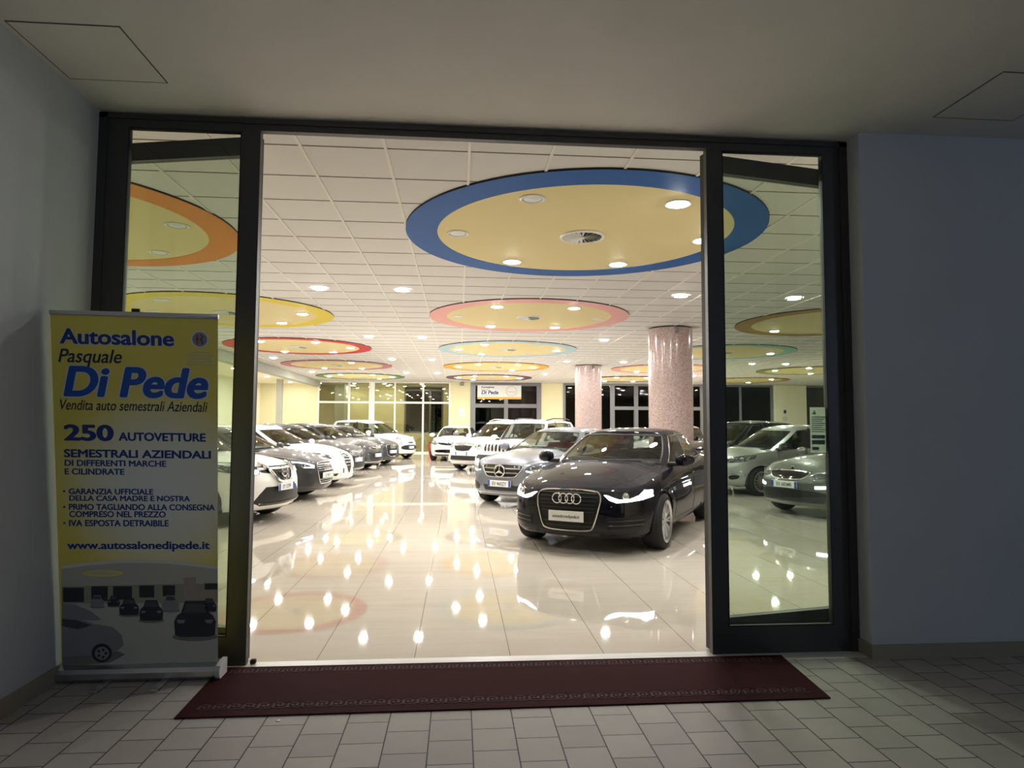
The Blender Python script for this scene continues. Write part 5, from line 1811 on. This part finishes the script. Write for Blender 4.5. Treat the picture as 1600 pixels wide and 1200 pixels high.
# printed picture at the foot
arc = [(70, 832)]+[(70+478*t/14, 832-34*math.sin(PI*(.30+.55*t/14))**.9) for t in range(15)]+[(548, 830)]
def arc_y(x, d=0): return 820-26*math.sin(PI*min(1, max(0, (x-20)/560)))+d
xs = [70+478*t/20 for t in range(21)]
print_poly('print_edge', [(x, arc_y(x)) for x in xs]+[(548, 900), (70, 900)], 'bn_white', .0003)
pp = print_poly('print_picture', [(x, arc_y(x, 9)) for x in xs]+[(548, 940), (70, 940)], 'bn_ceil', .0005)
print_poly('print_floor', [(70, 925), (549, 925), (549, 1139), (70, 1139)], 'bn_floor', .0006)
print_poly('print_wall', [(70, 876), (549, 868), (549, 930), (70, 930)], 'bn_wall', .0007)
for a, b_, y0, y1 in ((75, 138, 880, 925), (160, 210, 876, 922), (226, 284, 876, 918), (306, 352, 874, 912), (378, 416, 874, 908), (508, 548, 868, 888)):
    print_poly('print_window', [(a, y0), (b_, y0), (b_, y1), (a, y1)], 'bn_dark', .0009)
print_poly('print_column', [(442, 850), (480, 848), (482, 930), (446, 930)], 'bn_column', .0010)
el = lambda x, y, rx, ry, n=24: [(x+rx*math.cos(2*PI*k/n), y+ry*math.sin(2*PI*k/n)) for k in range(n)]
print_poly('print_ring', el(196, 836, 62, 10), 'bn_yellow', .0008)
print_poly('print_ring_inside', el(192, 836, 48, 6), 'bn_arc', .0010)
def print_car(x, y, s, body, z=.0011):
    P = lambda l: [(x+a*s, y+b*s) for a, b in l]
    print_poly('print_shadow', el(x, y+1.0*s, 1.15*s, .22*s), 'bn_shadow', z)
    print_poly('print_car_body', P([(-1, .9), (-1.05, .2), (-.9, -.1), (-.7, -.25), (-.5, -.85), (.5, -.85), (.7, -.25), (.9, -.1), (1.05, .2), (1, .9), (.75, 1.0), (-.75, 1.0)]), body, z+.0002)
    print_poly('print_car_glass', P([(-.58, -.25), (-.42, -.72), (.42, -.72), (.58, -.25)]), 'bn_glass', z+.0004)
    for q in (-.78, .62):
        print_poly('print_lamp', P([(q-.14, .12), (q+.3, .12), (q+.2, .30), (q-.05, .30)]), 'bn_silver', z+.0004)
print_car(178, 921, 20, 'bn_silver'); print_car(228, 921, 18, 'bn_dark'); print_car(275, 938, 29, 'bn_dark'); print_car(343, 950, 35, 'bn_dark'); print_car(402, 928, 26, 'bn_silver'); print_car(522, 935, 22, 'bn_dark')
print_car(478, 976, 62, 'bn_dark')
# the silver hatchback cut by the sheet edge
print_poly('print_shadow', [(71, 1090), (240, 1080), (262, 1092), (215, 1118), (71, 1128)], 'bn_shadow', .0011)
print_poly('print_car_body', [(71, 930), (110, 932), (160, 955), (190, 980), (170, 984), (71, 975)], 'bn_bright' if 0 else 'bn_silver', .0012)
print_poly('print_car_body', [(71, 970), (120, 976), (170, 994), (225, 1004), (252, 1030), (258, 1062), (240, 1078), (160, 1092), (71, 1096)], 'bn_silver', .0013)
print_poly('print_car_glass', [(71, 976), (118, 982), (160, 998), (120, 1010), (71, 1000)], 'bn_glass', .0016)
print_poly('print_tyre', el(191, 1086, 31, 30), 'bn_dark', .0016)
print_poly('print_rim', el(192, 1087, 22, 21), 'bn_silver', .0019)
for k in range(5):
    a = 2*PI*k/5
    print_poly('print_rim_gap', el(192+12*math.cos(a), 1087+12*math.sin(a), 4.5, 4.5, 8), 'bn_dark', .0022)
# hardware
cas = MB()
prof = [(-.055, -.045), (.045, -.045), (.060, -.030), (.062, .0), (.050, .022), (.008, .034), (-.055, .034)]
n_ = len(prof)
L0, L1 = -.452, .445
cas.v = [Vector((x, -d, z)) for x in (L0, L1) for d, z in prof]
cas.f = [tuple(range(n_)), tuple(range(n_, 2*n_))[::-1]]+[((i+1) % n_, i, n_+i, n_+(i+1) % n_) for i in range(n_)]
cas.build('base_cassette', 'satin_silver', bn)
mat('end_cap', (.62, .61, .62), .5)
cc = MB()
cc.v = [Vector((x, -d*1.12, z*1.12+.003)) for x in (L1, L1+.026) for d, z in prof]
cc.f = [tuple(range(n_)), tuple(range(n_, 2*n_))[::-1]]+[((i+1) % n_, i, n_+i, n_+(i+1) % n_) for i in range(n_)]
cc.build('end_cap', 'end_cap', bn)
MB().rbox(-.455, .455, BH-.012, BH+.016, -.012, .010, .005).tf(BM).build('top_rail', 'satin_silver', bn, True)
MB().tube([(0, .02, 0), BM @ Vector((0, BH-.01, -.02))], .010, 10).build('support_pole', 'satin_silver', bn, True)
MB().rbox(-.022, .022, BH-.005, BH+.035, -.020, -.004, .004).tf(BM).build('clip', 'black_plastic', bn)
for x in (-.16, .16):
    MB().rbox(x-.02, x+.02, -.20, .05, -.0575, -.044, .003).build('foot', 'satin_silver', bn)

# ------------------------------------------------------------------ small things at the far wall
fb = tag(empty('hanging_banner', (2.085, YB-.14, 3.15)), 'white printed banner with blue name and orange foot hung over the grey double door', 'banner')
fs = MB().box(-1.135, 1.135, -.004, .004, -.36, .36).build('banner_sheet', 'plate_white', fb)
mat('orange_print', (.80, .42, .06), .5); mat('grey_print', (.35, .33, .32), .5); mat('red_print', (.45, .20, .14), .5)
MB().box(-1.135, 1.135, -.006, -.004, -.36, -.25).build('orange_foot', 'orange_print', fs)
TXF = Matrix.Rotation(PI/2, 4, 'X')
text_obj('headline', 'Autosalone', .13, 'bn_ink', fs, Matrix.Translation((-.94, -.006, .22)) @ TXF, 1.1, .03, 0)
text_obj('script_name', 'Pasquale', .12, 'grey_print', fs, Matrix.Translation((-.96, -.006, .10)) @ TXF, 1.0, 0, .25)
text_obj('headline', 'Di Pede', .26, 'bn_blue', fs, Matrix.Translation((-.94, -.006, -.10)) @ TXF, 1.05, .03, .15)
MB().box(-.94, -.10, -.006, -.004, -.170, -.155).build('underline', 'grey_print', fs)
b = MB().tube([(.62+.27*math.cos(a*PI/20), -.008, .06+.25*math.sin(a*PI/20)) for a in range(40)], .010, 6, True)
b.build('round_logo', 'grey_print', fs)
b = MB().tube([(.44+.02*k, -.008, .02+.03*math.sin(k*.8)) for k in range(19)], .008, 5)
b.build('logo_stroke', 'red_print', fs)
for x in (-1.1, 1.1):
    MB().tube([(x, 0, .36), (x, .02, .495)], .006, 5).build('cord', 'grey_print', fb)
nt = tag(empty('wall_notice', (.15, YB-.004, 2.11)), 'white paper notice on the cream pillar beside the grey double door', 'notice')
MB().box(-.15, .15, -.004, .004, -.21, .21).build('sheet', 'paper', nt)
for k in range(5):
    MB().box(-.10, .09-.02*(k % 2), -.006, -.004, .12-.06*k, .135-.06*k).build('printed_line', 'grey_print', nt)
em = tag(empty('alarm_box', (.15, YB-.06, 3.56)), 'small grey alarm box under the ceiling above the cream pillar', 'alarm box')
MB().rbox(-.10, .10, -.06, .06, -.075, .075, .012).build('housing', 'grey_frame', em, True)
fe = tag(empty('fire_extinguisher', (-1.42, 29.45, 0)), 'red fire extinguisher on the floor by the white framed glass', 'fire extinguisher')
MB().lathe([(0, 0), (.085, 0), (.09, .02), (.09, .40), (.075, .46), (.03, .49), (.03, .51), (0, .51)], 24).build('cylinder', 'red_paint', fe, True)
MB().rbox(-.02, .02, -.02, .02, .51, .55, .006).rbox(-.09, .02, -.012, .012, .55, .57, .004).build('valve', 'black_plastic', fe)
MB().tube([(-.03, 0, .53), (-.10, 0, .50), (-.125, 0, .38), (-.115, 0, .18)], .012, 8).build('hose', 'black_plastic', fe, True)
mat('sign_white', (.80, .80, .74), .5)
for (lab, z, kind) in (('square pictogram sign on the far cream pillar beside the dark glazing, upper one', 2.23, 0), ('round-topped pictogram sign on the far cream pillar, just under the square one', 1.86, 1)):
    sg = tag(empty('pictogram_sign', (17.30, YB-.352, z)), lab, 'sign')
    MB().box(-.15, .15, -.004, .002, -.13, .13).build('plate', 'sign_white', sg)
    if kind == 0:
        MB().rbox(-.07, .07, -.008, -.004, -.09, .09, .002).build('symbol', 'black_plastic', sg)
    else:
        MB().tube([(.09*math.cos(a*PI/12), -.006, .09*math.sin(a*PI/12)) for a in range(24)], .014, 6, True).build('symbol', 'grey_print', sg)
# bits on the ground at the threshold
tag(MB().rbox(-1.282, -1.247, .018, .052, .001, .028, .008).build('door_stop', 'rubber', None, True), 'small dark rubber door stop at the foot of the opened leaf by the banner', 'door stop')
tag(MB().prism([(-.905, -.79), (-.885, -.795), (-.88, -.78), (-.895, -.774)], .0005, .003).build('paper_scrap', 'paper'), 'tiny white paper scrap on the paving just outside the burgundy mat', 'litter')
